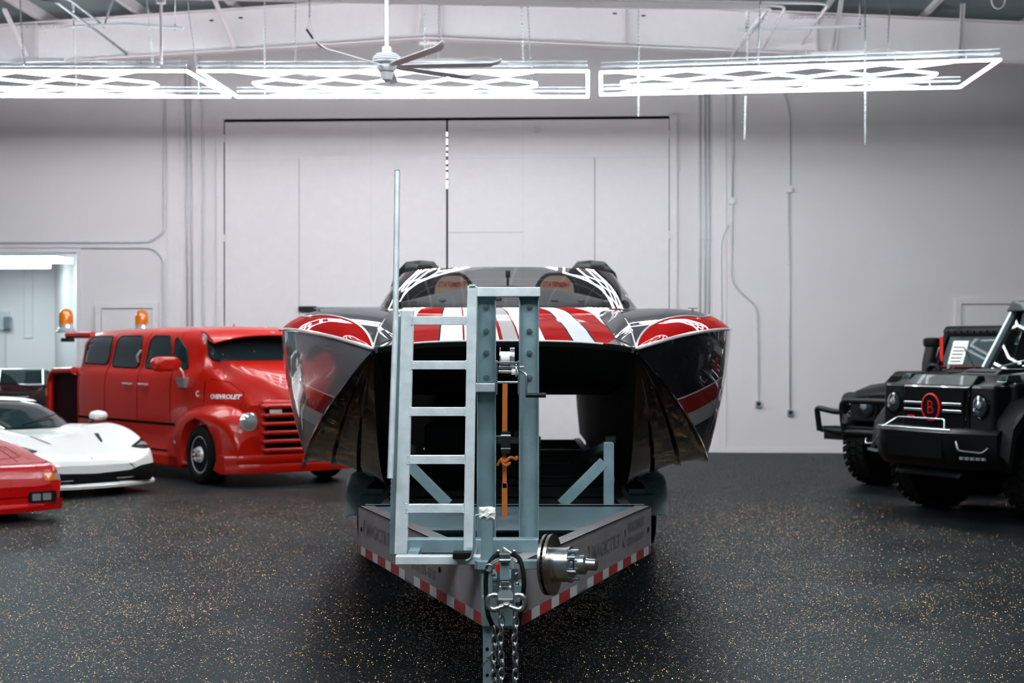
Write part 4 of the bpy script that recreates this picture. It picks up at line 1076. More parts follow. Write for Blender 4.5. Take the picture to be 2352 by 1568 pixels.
for i, (py, k) in enumerate(((1188, 1.02), (1184, 1.1), (1176, 1.12), (1168, 1.1), (1165, .7))):
    q = P(1119, py, jd+.027); row = []
    for j in range(16):
        a = 2*PI*j/16; rr = (max(abs(math.cos(a)), abs(math.sin(a)))**-1)*.032*k*(1+.08*math.sin(j*5+i*3)); row.append(q+Vector((rr*math.cos(a), rr*math.sin(a)*.9, .006*math.sin(j*3+i))))
    rows.append(row)
b.grid(rows, False, True); b.add(rows[-1], [tuple(range(16))]); b.build('jack_cover', jk)
# ---- coupler
cd = 6.8; k_ = cd/F
def cx_(px, py, dy=0): return P(px, py, cd+dy)
b = tw(M['zinc'])
def cbox(b, x0, x1, y0, y1, d0, d1): a, c = cx_(x0, y1), cx_(x1, y0); return b.box(a.x, c.x, cd+d0, cd+d1, a.z, c.z)
cbox(b, 1141, 1147, 1302, 1390, -.02, .30); cbox(b, 1174, 1181, 1302, 1390, -.02, .30); cbox(b, 1143, 1179, 1372, 1392, -.04, .06)
b.hexa([cx_(1141, 1390, -.04), cx_(1181, 1390, -.04), cx_(1181, 1390, .05), cx_(1141, 1390, .05), cx_(1145, 1345, -.01), cx_(1177, 1345, -.01), cx_(1177, 1345, .05), cx_(1145, 1345, .05)])
cp = b.build('coupler', tr, bev=.005)
b = tw(AD); cbox(b, 1149, 1170, 1284, 1330, -.03, .02); b.build('latch_plate', cp, bev=.003)
b = tw(M['zinc']); cbox(b, 1147, 1172, 1269, 1284, -.035, .02); b.cyl(cx_(1146, 1287, -.04), cx_(1173, 1287, -.04), .006, n=10); b.build('latch_handle', cp, bev=.003)
b = tw(M['zinc']); cbox(b, 1150, 1170, 1332, 1344, -.03, .0); b.build('ball_clamp', cp, bev=.004)
b = tw(M['zinc'])
for s_ in (0, 1): b.tube(bend([cx_(1150+s_*14, 1281+s_*4, -.0), cx_(1128+s_*4, 1290+s_*2, -.02), cx_(1120+s_*5, 1312, -.03)], .02), .004+.001*s_, 8)
b.build('release_lever', cp)
b = tw(M['redpl']); cbox(b, 1138, 1148, 1294, 1312, -.02, .02); b.build('red_tag', cp, bev=.002)
b = tw(M['zinc']); b.tube([cx_(1123+8*math.cos(a), 1303+8*math.sin(a), -.03) for a in [k*PI/8 for k in range(16)]], .002, 6, closed=True); b.build('ring', cp); b = tw(M['zinc'])
b.tube(bend([cx_(1158, 1262), cx_(1164, 1264, -.01), cx_(1178, 1272, -.02), cx_(1170, 1266, -.02), cx_(1156, 1256, -.02), cx_(1155, 1268, -.02)], .01), .0022, 6); b.build('safety_pin', cp)
b = tw(M['zinc'])
for px, py in ((1187, 1340), (1186, 1290), (1134, 1320), (1184, 1318)): b.cyl(cx_(px-4, py, .02), cx_(px+5, py, .02), .007, n=6)
for px in (1144, 1181): b.cyl(cx_(px, 1270, .04), cx_(px, 1262, .04), .008, n=6)
b.build('coupler_bolt', cp)
# hoses looping round the coupler
b = tw(M['rubber']); b.tube([Vector(p) for p in spline([tuple(cx_(*p)) for p in ((1150, 1272, .05), (1133, 1280, .02), (1118, 1310, 0), (1116, 1355, 0), (1121, 1410, 0), (1136, 1445, .04))], 8)], .0105, 10); b.build('brake_hose', tr)
b = tw(M['rubber']); b.tube([Vector(p) for p in spline([tuple(cx_(*p)) for p in ((1176, 1272, .05), (1192, 1282, .02), (1201, 1310, 0), (1203, 1345, 0), (1197, 1400, .05), (1190, 1440, .08))], 8)], .0105, 10); b.build('brake_hose', tr)
# hooks and safety chains
for cx2, sg in ((1135, -1), (1190, 1)):
    b = tw(M['zinc']); pts = [cx_(cx2+16*math.cos(a)*1.05, 1382+17*math.sin(a), -.05) for a in [(-.6+k*.36)*1 for k in range(15)]]
    pts = [cx_(cx2+sg*16*math.cos(a), 1383+17*math.sin(a), -.05) for a in [-2.1+k*.29 for k in range(16)]]
    pts += [cx_(1163-sg*6, 1388, -.06)]
    b.tube(bend(pts, .004, 2), [.007]+[.0125]*(len(bend(pts, .004, 2))-3)+[.009, .006], 10); b.build('safety_hook', tr)
def tchain(px0, py0, px1, py1, dy, ll=.05):
    q0, q1 = cx_(px0, py0, dy), cx_(px1, py1, dy); L = (q1-q0).length; n = int(L/(ll*.74)); dd = (q1-q0).normalized()
    b = tw(M['zinc'])
    for i in range(n):
        c = q0+dd*((i+.5)*L/n); a = (Vector((.85, .5, 0)) if i % 2 else Vector((.5, -.85, 0))); sway = Vector((.004*math.sin(i*1.3), .004*math.cos(i*.9), 0)); pts = []
        for k in range(14):
            t = 2*PI*k/14; pts.append(c+sway+dd*(math.sin(t)*ll*.5)+a*math.cos(t)*ll*.27)
        b.tube(pts, .0042, 7, closed=True)
    b.build('safety_chain', tr)
tchain(1150, 1396, 1152, 1680, -.05); tchain(1134, 1440, 1136, 1680, -.02); tchain(1183, 1398, 1184, 1680, -.05)
# orange tie-down strap
t = thing('ratchet_strap', 'orange ratchet strap pulled tight between the two winch posts', 'strap', (P(1160, 0, 9.3).x, 9.3, .72))
b = wb(t, M['orange']); 
for y0, y1, w, ww in ((880, 1010, 13, 12), (1040, 1120, 12, 10), (1110, 1205, 12, 13)):
    b.obox(P(1159, y1, 9.3), P(1159+(1 if y0 < 1000 else 0), y0, 9.3), .03*ww/12, .003, (0, 1, 0))
b.build('webbing', t)
b = wb(t, M['blackpl']); a, c = P(1151, 1040, 9.3), P(1172, 990, 9.3); b.box(a.x, c.x, 9.26, 9.34, a.z, c.z); b.use(M['zinc']); b.cyl(P(1150, 1000, 9.26), P(1173, 1000, 9.26), .008, n=8); b.cyl(P(1150, 1030, 9.26), P(1173, 1030, 9.26), .006, n=8); b.build('ratchet', t, bev=.006)
b = wb(t, M['orange']); b.tube([Vector(p) for p in spline([tuple(P(*p)) for p in ((1143, 1068, 9.27), (1150, 1056, 9.25), (1160, 1060, 9.24), (1172, 1050, 9.25), (1185, 1054, 9.27), (1187, 1048, 9.28))], 5)], .009, 6)
b.tube([Vector(p) for p in spline([tuple(P(*p)) for p in ((1150, 1052, 9.25), (1160, 1068, 9.24), (1172, 1062, 9.25))], 5)], .01, 6); b.build('tail_knot', t)
b = wb(t, M['blackpl']); b.cyl(P(1159, 1203, 9.3), P(1160, 1236, 9.3), .018, n=8); b.tube([P(1150, 1215, 9.3), P(1159, 1205, 9.28), P(1169, 1218, 9.3), P(1166, 1236, 9.3)], .006, 8); b.build('hook', t)
# ================================================================ vehicles
def wheel(t, c, side, r, w, rr, style='street', hubc=None):
    """axle along local y; side = +1 outer face toward +y"""
    c = Vector(c); b = B(M['rubber']); h = w/2
    b.lathe([(rr, -h*.8), (rr+.02, -h), (r-.05, -h*1.0), (r-.012, -h*.86), (r, -h*.7), (r, h*.7), (r-.012, h*.86), (r-.05, h), (rr+.02, h), (rr, h*.8)], c, (0, 1, 0), 48)
    if style == 'offroad':
        n = 30
        for k in range(n):
            for row, y0, y1 in ((0, -h*1.02, -h*.35), (1, -h*.28, h*.28), (2, h*.35, h*1.02)):
                a = 2*PI*(k+.5*(row == 1))/n; sk = .06*(row-1)
                p = []
                for rad in (r-.02, r+.018):
                    for aa, yy in ((a-.075+sk, y0), (a+.075+sk, y0), (a+.075-sk, y1), (a-.075-sk, y1)):
                        p.append(c+Vector((rad*math.cos(aa), yy, rad*math.sin(aa))))
                b.hexa(p)
    o = b.build('wheel', t)
    s = side; f = h*.75
    if style == 'chrome':
        b = B(M['brightalloy']); b.lathe([(rr+.005, f+.005), (rr-.015, f+.012), (rr-.03, f-.03), (rr*.72, f-.01), (rr*.45, f+.0), (rr*.4, f+.035), (rr*.2, f+.045), (.01, f+.05)], c if s > 0 else c, (0, s, 0), 40)
        b.use(M['dark'])
        for k in range(5):
            a = 2*PI*k/5+.5; q = c+Vector((rr*.70*math.cos(a), s*(f-.012), rr*.70*math.sin(a))); b.lathe([(rr*.16, 0), (rr*.15, .004)], q, (0, s, 0), 18)
        rim = o; b.build('rim', o)
        b = B(M['chrome'])
        for k in range(8):
            a = 2*PI*k/8; q = c+Vector((rr*.30*math.cos(a), s*(f+.035), rr*.30*math.sin(a))); b.lathe([(.016, 0), (.016, .03), (.004, .04)], q, (0, s, 0), 10)
        b.build('lug_nuts', o)
        b = B(M['redpl']); b.lathe([(.03, 0), (.028, .012), (.005, .016)], c+Vector((0, s*(f+.048), 0)), (0, s, 0), 16); b.build('hub_badge', o)
    else:
        m = M['blackmat'] if style == 'offroad' else M['blackgl']
        b = B(m); b.lathe([(rr, f), (rr-.02, f), (rr-.03, f-.06), (.03, f-.06)], c, (0, s, 0), 40)
        for k in range(6):
            a = 2*PI*k/6; d = Vector((math.cos(a), 0, math.sin(a))); q = c+Vector((0, s*(f-.02), 0)); b.obox(q+d*.03, q+d*(rr-.02), .06, .04, (0, 1, 0))
        b.lathe([(.07, f-.05), (.065, f+.0), (.01, f+.01)], c, (0, s, 0), 20); b.build('rim', o)
    return o
def arch_cut(x, z, r, y0, y1):
    b = B(); b.mats = [M['dark']]; b.lathe([(r, 0), (r, y1-y0)], (x, y0, z), (0, 1, 0), 40); return b

# ---------------------------------------------------------------- red cab-over van
van = thing('classic_van', 'glossy red vintage cab-over panel van with amber beacons, behind the boat at the left', 'van', (-3.16, 20.23, 0), math.atan2(-.788, .616))
def vsec(x, zt, wr, wt, wb_, wl, zs=1.46, zb=.24, k=1):
    return (x, [(0, zt), (wr*.6, zt-.012), (wr, zt-.055), (wt, zt-.18), ((wt+wb_)/2, (zt-.18+zs)/2), (wb_, zs), (wl, zs-.14), (wl+.015, 1.0), (wl, .5), (wl-.03, zb), (0, zb)])
secs = [vsec(-4.06, 1.80, .45, .58, .66, .70), vsec(-4.02, 1.93, .6, .73, .80, .85), vsec(-3.8, 1.98, .66, .79, .86, .92), vsec(-2.5, 2.0, .68, .80, .87, .93), vsec(-1.2, 2.0, .68, .80, .87, .93),
        vsec(-.55, 1.99, .67, .79, .86, .92), vsec(-.25, 1.965, .66, .77, .85, .90), vsec(-.08, 1.80, .62, .72, .83, .88, 1.5), vsec(.10, 1.60, .60, .70, .80, .84, 1.36), vsec(.30, 1.50, .52, .64, .74, .78, 1.2),
        vsec(.50, 1.40, .42, .55, .64, .70, 1.1), vsec(.66, 1.25, .34, .47, .56, .62, .98), vsec(.76, 1.06, .30, .42, .50, .54, .8), vsec(.80, .86, .28, .38, .44, .48, .62)]
b = B(M['red']); b.loft(secs, 5, 4); vb = b.bvh()
S0 = (0, -2.0, 0); UX, UZ = (1, 0, 0), (0, 0, 1); DY = (0, 1, 0)
for xs in (-2.93, -1.86, -.87):   # door shut lines
    b.use(M['maroon']); b.seam(vb, [(xs+.04, 1.95), (xs, 1.4), (xs, .74)], S0, UX, UZ, DY, .005)
b.seam(vb, [(-.02, 1.30), (-.03, 1.0), (-.12, .8)], S0, UX, UZ, DY, .005)
b.seam(vb, [(.06, 1.32), (.28, 1.28), (.5, 1.15), (.58, .95)], S0, UX, UZ, DY, .004)
b.use(M['dark']); b.decal(vb, [(-3.9, .70), (-.62, .70), (-.62, .735), (-3.9, .735)], S0, UX, UZ, DY, .004)
b.decal(vb, [(-3.9, .36), (-.75, .36), (-.75, .385), (-3.9, .385)], S0, UX, UZ, DY, .004)
body = b.build('body', van)
cut(body, [arch_cut(0, .37, .45, -1.3, -.45), arch_cut(0, .37, .45, .45, 1.3)])
def vwin(name, poly, r=.06, o=S0, U=UX, V=UZ, D=DY, mi=M['glassdk'], grow=.03, par=None, res=.07):
    p = rpoly(poly, r); cx = sum(q[0] for q in p)/len(p); cz = sum(q[1] for q in p)/len(p)
    g = [(q[0]+(grow if q[0] > cx else -grow), q[1]+(grow if q[1] > cz else -grow)) for q in p]
    bb = B(mi); bb.decal(vb, p, o, U, V, D, .008, res); w = bb.build(name, par or van)
    f = B(M['blackpl']); pts = []
    for q in p:
        h = vb.ray_cast(Vector(o)+Vector(U)*q[0]+Vector(V)*q[1], Vector(D))
        if h[0] is not None: pts.append(h[0]-Vector(D)*.006)
    if len(pts) > 3: f.tube(pts, .012, 6, closed=True); f.build('window_seal', w)
    f = B(M['red']); pts = []
    for q in g:
        h = vb.ray_cast(Vector(o)+Vector(U)*q[0]+Vector(V)*q[1], Vector(D))
        if h[0] is not None: pts.append(h[0])
    return w
for s in (-1, 1):
    o = (0, s*2.0, 0); D = (0, -s, 0)
    vwin('side_window', [(-3.86, 1.49), (-2.98, 1.48), (-2.97, 1.87), (-3.80, 1.87)], .1, o, UX, UZ, D)
    vwin('side_window', [(-2.84, 1.45), (-1.95, 1.44), (-1.98, 1.87), (-2.78, 1.87)], .1, o, UX, UZ, D)
    vwin('side_window', [(-1.77, 1.44), (-.98, 1.44), (-1.12, 1.86), (-1.70, 1.87)], .1, o, UX, UZ, D)
    vwin('quarter_window', [(-.94, 1.44), (-.50, 1.44), (-.62, 1.70), (-.98, 1.86)], .06, o, UX, UZ, D)
# windshield wraps the cab front
o = (3, 0, 0); U, V, D = (0, 1, 0), (0, 0, 1), (-1, 0, 0)
vwin('windshield', [(-.78, 1.545), (.78, 1.545), (.72, 1.90), (-.72, 1.90)], .09, o, U, V, D, res=.06)
b = B(M['chrome']); b.cyl((.02, 0, 1.58), (-.2, 0, 1.90), .012, n=8); b.build('windshield_pillar', van)
b = B(M['blackpl'])
for y in (-.42, .42):
    b.prism(rpoly([(-.13, -.16), (.13, -.16), (.12, .14), (-.12, .14)], .08), (-.62, y, 1.62), (0, 1, 0), UZ, .08)
b.build('seat', van, bev=.02)
b = B(M['chrome'])
for y0 in (-.55, .1):
    b.tube([(.10, y0+.2, 1.57), (.04, y0+.35, 1.66), (.01, y0-.1, 1.62)], .008, 6)
b.build('wiper', van)
# visor over the windshield
b = B(M['red']); rows = []
for k in range(-12, 13):
    y = k/12*.80; a = 1-abs(k/12)**2.5
    rows.append([(-.42, y*.92, 1.985-.05*(1-a)), (-.2, y*.96, 1.98-.07*(1-a)), (.0+.07*a, y, 1.93-.09*(1-a)), (.10+.09*a, y, 1.875-.10*(1-a)), (.09+.09*a, y, 1.86-.10*(1-a)), (-.05, y, 1.90-.1*(1-a)), (-.25, y*.96, 1.93-.08*(1-a))])
b.grid(rows, True, True); b.add(rows[0], [tuple(range(7))]); b.add(rows[-1], [tuple(range(7))[::-1]])
b.use(M['boatwhite']); b.obox((.19, 0, 1.90), (-.35, 0, 1.995), .012, .006); b.add([(-.05, 0, 2.0), (-.12, .004, 1.99), (-.0, 0, 1.96), (-.12, -.004, 1.99)], [(0, 1, 2), (0, 2, 3)])
b.build('sun_visor', van)
b = B(M['red']); b.cyl((-.9, 0, 1.98), (-.9, 0, 2.03), .02, .004, n=8); b.build('roof_light', van)
# cab brace, mirrors and handles
for s in (-1, 1):
    b = B(M['chrome']); b.tube([(-.2, s*.80, 1.88), (-.05, s*.84, 1.84), (-.06, s*.86, 1.76)], .012, 6); b.build('visor_bracket', van)
    b = B(M['red'])
    b.loft([(-.20+x, [(0, .095*k), (.13*k, .09*k), (.19*k, .03*k), (.19*k, -.03*k), (.13*k, -.09*k), (0, -.095*k)]) for x, k in ((0, .6), (.02, .95), (.05, 1), (.10, 1), (.13, .9), (.15, .5))], 2, 3)
    for i, p in enumerate(b.v): b.v[i] = Vector((p.x-.45, p.y+s*1.14, p.z+1.50))
    mr = b.build('side_mirror', van)
    b = B(M['blackpl']); b.prism(rrect(-.15, .15, -.065, .065, .03), (-.655, s*1.14, 1.50), (0, 1, 0), (0, 0, 1), -.006); b.build('mirror_glass', mr)
    b = B(M['chrome']); b.tube([(-.55, s*.98, 1.47), (-.52, s*.93, 1.40), (-.50, s*.92, 1.28)], .012, 8); b.hexa([(-.60, s*.915, 1.20), (-.42, s*.915, 1.20), (-.42, s*.96, 1.20), (-.60, s*.96, 1.20), (-.62, s*.915, 1.33), (-.36, s*.915, 1.33), (-.36, s*1.0, 1.33), (-.62, s*1.0, 1.33)]); b.build('mirror_bracket', van, bev=.01)
    for x in (-2.12, -1.62):
        b = B(M['chrome']); b.cyl((x-.10, s*.99, 1.22), (x+.10, s*.99, 1.22), .018, n=10); b.cyl((x+.08, s*.92, 1.22), (x+.08, s*.99, 1.22), .014, n=8); b.cyl((x-.08, s*.92, 1.22), (x-.08, s*.99, 1.22), .014, n=8); b.build('door_handle', van)
    b = B(M['chrome']); b.tube([(-1.88, s*.92, 1.52), (-1.85, s*.95, 1.6), (-1.82, s*.90, 1.68)], .016, 8); b.build('grab_handle', van)
b = B(M['boatwhite'])
b.text('CHEVROLET', .075, (.30, -2, 1.10), UX, UZ, .006, vb, .003, width=.40, dirn=DY); b.text('C', .10, (-.16, -2, 1.13), UX, UZ, .004, vb, .004, dirn=DY)
b.build('side_lettering', van)
# front fenders
for s in (-1, 1):
    b = B(M['red']); rows = []
    for x, zt, yo, yi in ((-.84, .34, .95, .8), (-.78, .62, .975, .75), (-.62, .86, 1.0, .68), (-.38, .955, 1.015, .62), (-.1, 1.0, 1.02, .56), (.18, 1.01, 1.01, .5), (.42, .99, .98, .46), (.60, .92, .94, .44), (.72, .80, .88, .42), (.78, .62, .84, .42)):
        w = yo-yi; zb = .22
        rows.append([(x, s*yi, zb), (x, s*yi, zt-.06), (x, s*(yi+w*.3), zt-.01), (x, s*(yi+w*.55), zt), (x, s*(yi+w*.8), zt-.05), (x, s*(yo-.01), max(zb+.02, zt-.15)), (x, s*yo, max(zb+.01, zt-.32)), (x, s*(yo-.02), zb)])
    rr = [spline(r, 3) for r in rows]; cols = [spline([r[k] for r in rr], 4) for k in range(len(rr[0]))]; rr = [[c[i] for c in cols] for i in range(len(cols[0]))]
    b.grid(rr, True, True); n = len(rr[0]); b.add(rr[0], [tuple(range(n))]); b.add(rr[-1], [tuple(range(n))[::-1]])
    fe = b.build('fender', van)
    cut(fe, [arch_cut(0, .37, .45, -1.3, -.42) if s < 0 else arch_cut(0, .37, .45, .42, 1.3)])
    # headlamps
    c = Vector((.755, s*.68, .80)); b = B(M['chrome']); b.lathe([(.10, -.06), (.115, -.01), (.115, .012), (.10, .02)], c, (1, s*.12, .0), 32); hl = b.build('headlamp', van)
    b = B(M['lamp']); b.lathe([(.10, .0), (.09, .022), (.05, .036), (.002, .04)], c, (1, s*.12, 0), 28); b.build('lens', hl)
    wheel(van, (0, s*.86, .37), s, .37, .24, .235, 'chrome')
    wheel(van, (-3.1, s*.78, .37), s, .37, .3, .235, 'chrome')
# grille: five rounded bars over a dark opening
b = B(M['red']); b.box(.5, .80, -.50, .50, .36, 1.06); 
for i, p in enumerate(b.v): pass
b.build('grille_surround', van, bev=.05)
b = B(M['dark']); b.box(.60, .806, -.47, .47, .42, 1.0); b.build('grille_opening', van)
for k in range(6):
    z = .985-k*.108; b = B(M['red']); w = .50; pts = [(.79, -w, z), (.85, -w+.05, z), (.88, 0, z), (.85, w-.05, z), (.79, w, z)]
    b.tube(spline(pts, 5), .029, 10); b.build('grille_bar', van)
b = B(M['conduit']); b.box(.862, .876, -.45, -.28, .90, .945); b.build('grille_badge', van, bev=.004)
# apron, front bumper valance and side steps
b = B(M['red']); rows = []
for k in range(-10, 11):
    y = k/10*.98; x = .93-.22*abs(k/10)**3
    rows.append([(x-.18, y, .40), (x-.02, y, .39), (x, y, .33), (x-.02, y, .28), (x, y, .24), (x-.01, y, .17), (x-.1, y, .16), (x-.3, y, .2)])
b.grid(rows, True, True); b.add(rows[0], [tuple(range(8))]); b.add(rows[-1], [tuple(range(8))[::-1]]); b.build('front_apron', van)
b = B(M['zinc']); b.box(.92, .945, -.03, .03, .24, .31); b.build('front_jack_point', van, bev=.006)
for s in (-1, 1):
    b = B(M['red']); y0, y1 = sorted((s*.74, s*.99)); b.box(-2.62, -.50, y0, y1, .17, .34); b.box(-.86, -.49, y0, y1, .17, .60); b.build('side_step', van, bev=.03)
    b = B(M['chrome']); b.cyl((-.62, s*.985, .50), (-.62, s*1.0, .50), .025, n=12); b.build('step_lamp', van)
# rear hoop with dark panel, roof bar and beacons
b = B(M['red']); hp = [(-4.0, -.95, 1.38), (-4.75, -.95, 1.36), (-4.88, -.95, 1.25), (-4.9, -.95, .5)]
b.tube(bend(hp, .2), .055, 12); b.tube(bend([(x, -y, z) for x, y, z in hp], .2), .055, 12); b.tube([(-4.8, -.95, 1.36), (-4.8, .95, 1.36)], .055, 12); b.box(-4.9, -3.9, -.9, .9, .3, .55); b.build('rear_bed_frame', van)
b = B(M['maroon']); b.box(-4.86, -4.0, -.92, .92, .5, 1.33); bed = b.build('rear_bed_box', van, bev=.02)
b = B(M['amber']); b.prism(rrect(-.015, .015, -.06, .06, .012), (-4.9, -1.006, 1.05), UX, UZ, .01); b.prism(rrect(-.015, .015, -.05, .05, .012), (-4.9, -1.006, .75), UX, UZ, .01); b.build('side_marker', bed)
b = B(M['red']); b.tube(bend([(-3.95, -.68, 1.90), (-4.9, -.70, 1.90), (-5.05, -.55, 1.90), (-5.05, .55, 1.90), (-4.9, .70, 1.90), (-3.95, .68, 1.90)], .12), .045, 12); bar = b.build('beacon_bar', van)
b = B(M['blackpl']); b.box(-5.07, -4.93, -.72, -.55, 1.80, 1.86); b.build('work_lamp', bar, bev=.01)
for x, y in ((-5.0, -.66), (-4.95, .55)):
    b = B(M['chrome']); b.lathe([(.14, 0), (.15, .02), (.13, .04), (.13, .06), (.105, .075), (.10, .12), (.11, .125), (.11, .135)], (x, y, 1.94), UZ, 32); bc = b.build('beacon', van)
    b = B(M['amber']); b.lathe([(.105, 0), (.105, .12), (.095, .18), (.06, .22), (.002, .235)], (x, y, 2.07), UZ, 28); b.build('beacon_dome', bc)
b = B(M['dark']); b.box(-3.6, .6, -.6, .6, .18, .3); b.build('chassis', van)

# ---------------------------------------------------------------- white supercar
def supercar(t, paint, secs, cab, r=.35):
    b = B(M[paint]); b.loft(secs, 5, 4); bv = b.bvh(); return b, bv
sc = thing('supercar', 'white mid-engined sports car with black front splitter opening, beside the red van', 'sports car', (-5.52, 18.70, 0), math.atan2(-.69, .72))
def ssec(x, zc, zf, ws, zs, wo, zb, k=.5):
    return (x, [(0, zc), (.28, zc+.002), (.5, zc*(1-k)+zf*k), (ws-.10, zf), (ws, zs+.02), (wo, zs-.1), (wo-.0, (zs+zb)/2), (wo-.03, zb+.03), (wo*.8, zb), (0, zb)])
secs = [ssec(1.03, .36, .36, .52, .34, .58, .20), ssec(.97, .44, .44, .72, .42, .78, .14), ssec(.85, .50, .52, .83, .50, .88, .12), ssec(.6, .59, .64, .90, .58, .955, .12), ssec(.3, .67, .76, .93, .68, .985, .12),
        ssec(0, .73, .845, .93, .74, .99, .12), ssec(-.3, .79, .865, .92, .76, .985, .12), ssec(-.7, .86, .85, .90, .77, .96, .12), ssec(-1.3, .86, .82, .90, .76, .95, .12), ssec(-2.0, .86, .86, .93, .80, .98, .12), ssec(-2.6, .92, .93, .94, .84, 1.0, .14), ssec(-3.2, .88, .88, .90, .80, .97, .2), ssec(-3.5, .82, .82, .8, .7, .85, .35)]
secs = [(x, [(y, z if x >= .5 else .12+(z-.12)*(1-.13*min(1, (.5-x)/.8))) for y, z in pr]) for x, pr in secs]
b = B(M['white']); b.loft(secs, 5, 4); sb = b.bvh()
o = (3, 0, 0); U, V, D = (0, 1, 0), UZ, (-1, 0, 0); TOPO = (0, 0, 3); DT = (0, 0, -1); UXv = (1, 0, 0); UYv = (0, 1, 0)
b.use(M['conduit']); b.seam(sb, [(-.45, -.72), (.2, -.66), (.75, -.60), (.9, -.4), (.93, 0), (.9, .4), (.75, .60), (.2, .66), (-.45, .72)], TOPO, UXv, UYv, DT, .0025)
bo = b.build('body', sc); cut(bo, [arch_cut(0, .34, .385, -1.3, -.6), arch_cut(0, .34, .385, .6, 1.3)])
b = B(M['blackpl']); b.decal(sb, rpoly([(-.88, .155), (.88, .155), (.84, .35), (.6, .33), (.45, .285), (0, .265), (-.45, .285), (-.6, .33), (-.84, .35)], .03), o, U, V, D, .008, .05); mo = b.build('air_intake', sc)
b = B(M['dark']); b.hexa([(1.02, -.34, .17), (1.02, .34, .17), (1.06, .30, .17), (1.06, -.30, .17), (1.0, -.26, .235), (1.0, .26, .235), (1.04, .2, .235), (1.04, -.2, .235)]); b.build('intake_vane', mo)
for s in (-1, 1):
    b = B(M['blackgl']); b.decal(sb, rpoly([(s*.60, .535), (s*.86, .625), (s*.93, .60), (s*.90, .52), (s*.74, .51)][::s], .02), (3, 0, 0), U, V, D, .006, .04)
    h = b.build('headlamp', sc)
    b = B(M['lamp']); b.decal(sb, rpoly([(s*.68, .545), (s*.80, .585), (s*.88, .575), (s*.84, .545)][::s], .01), (3, 0, 0), U, V, D, .010, .04); b.build('lens', h)
    b = B(M['blackgl']); b.decal(sb, rpoly([(.30, s*.42), (.62, s*.32), (.60, s*.355), (.34, s*.455)][::s], .01), TOPO, UXv, UYv, DT, .006, .04); b.build('hood_vent', sc)
    b = B(M['white']); b.loft([(x, [(0, .07*k), (.09*k, .05*k), (.12*k, 0), (.09*k, -.05*k), (0, -.06*k)]) for x, k in ((-.08, .5), (-.05, .9), (.0, 1), (.06, .8), (.10, .3))], 3, 3)
    for i, p in enumerate(b.v): b.v[i] = Vector((p.x-.58, p.y+s*1.02, p.z+.85))
    b.use(M['blackpl']); b.obox((-.55, s*.86, .76), (-.58, s*.96, .83), .05, .02); b.build('side_mirror', sc)
    wheel(sc, (0, s*.84, .34), s, .345, .25, .25); wheel(sc, (-2.65, s*.84, .35), s, .355, .3, .25)
b = B(M['white']); rows = []
for k in range(-12, 13):
    y = k/12*.93; x = 1.10-.28*abs(k/12)**2.2
    rows.append([(x-.25, y, .17), (x-.03, y, .155), (x, y, .13), (x-.01, y, .10), (x-.25, y, .10)])
b.grid(rows, True, True); b.add(rows[0], [tuple(range(5))]); b.add(rows[-1], [tuple(range(5))[::-1]]); b.build('front_splitter', sc)
b = B(M['amber']); b.decal(sb, [(.955, -.03), (.985, -.03), (.985, .0), (.955, .0)], TOPO, UXv, UYv, DT, .004, .02); b.build('badge', sc)
# glasshouse
def csec(x, zt, w, wb, zb): return (x, [(0, zt), (w*.6, zt-.01), (w, zt-.06), ((w+wb)/2, (zt+zb)/2-.02), (wb, zb), (0, zb)])
b = B(M['glassdk']); b.loft([csec(-.42, .76, .50, .62, .7), csec(-.7, .88, .58, .74, .7), csec(-1.0, 1.0, .56, .80, .7), csec(-1.35, 1.07, .54, .83, .7), csec(-1.7, 1.09, .54, .83, .7), csec(-2.2, 1.05, .5, .78, .7), csec(-2.9, .87, .4, .6, .7)], 4, 3); gb = b.bvh(); b.build('glasshouse', sc)
b = B(M['white']); b.grid([[(x, y*w, z-.03*abs(y)**2) for y in (-1, -.6, 0, .6, 1)] for x, z, w in ((-1.22, 1.06, .52), (-1.32, 1.078, .53), (-1.6, 1.097, .54), (-1.9, 1.09, .53), (-2.1, 1.07, .5))]); b.build('roof_panel', sc)
b = B(M['blackpl']); b.tube([(-.45, -.1, .78), (-.66, .45, .88)], .008, 6); b.build('wiper', sc)

# ---------------------------------------------------------------- red wedge supercar, nose only in view
rc_ = thing('supercar', 'red wedge-shaped sports car whose nose enters at the left photo edge', 'sports car', (-5.98, 15.95, 0), math.atan2(-.74, .67))
secs = [ssec(1.18, .34, .34, .80, .33, .86, .15), ssec(1.12, .50, .50, .86, .48, .93, .12), ssec(1.0, .555, .555, .89, .53, .96, .12), ssec(.6, .63, .64, .91, .58, .98, .13), ssec(.2, .70, .71, .92, .66, 1.0, .13), ssec(-.3, .78, .78, .92, .72, 1.0, .13), ssec(-.8, .84, .83, .9, .75, 1.0, .13), ssec(-1.6, .86, .84, .9, .76, 1.0, .13), ssec(-2.6, .90, .9, .94, .82, 1.02, .13), ssec(-3.2, .86, .86, .9, .8, .98, .3)]
b = B(M['red2']); b.loft(secs, 4, 4); rb = b.bvh()
b.use(M['maroon']); b.seam(rb, [(-.5, .66), (.45, .60), (.95, .56)], TOPO, UXv, UYv, DT, .003); b.seam(rb, [(-.5, -.66), (.45, -.60), (.95, -.56)], TOPO, UXv, UYv, DT, .003)
b.seam(rb, [(.35, .70), (.78, .66), (.82, .40), (.35, .45), (.35, .70)], TOPO, UXv, UYv, DT, .003); b.seam(rb, [(1.0, -.85), (1.02, 0), (1.0, .85)], TOPO, UXv, UYv, DT, .003)
bo = b.build('body', rc_); cut(bo, [arch_cut(-.1, .33, .37, -1.3, -.62), arch_cut(-.1, .33, .37, .62, 1.3)])
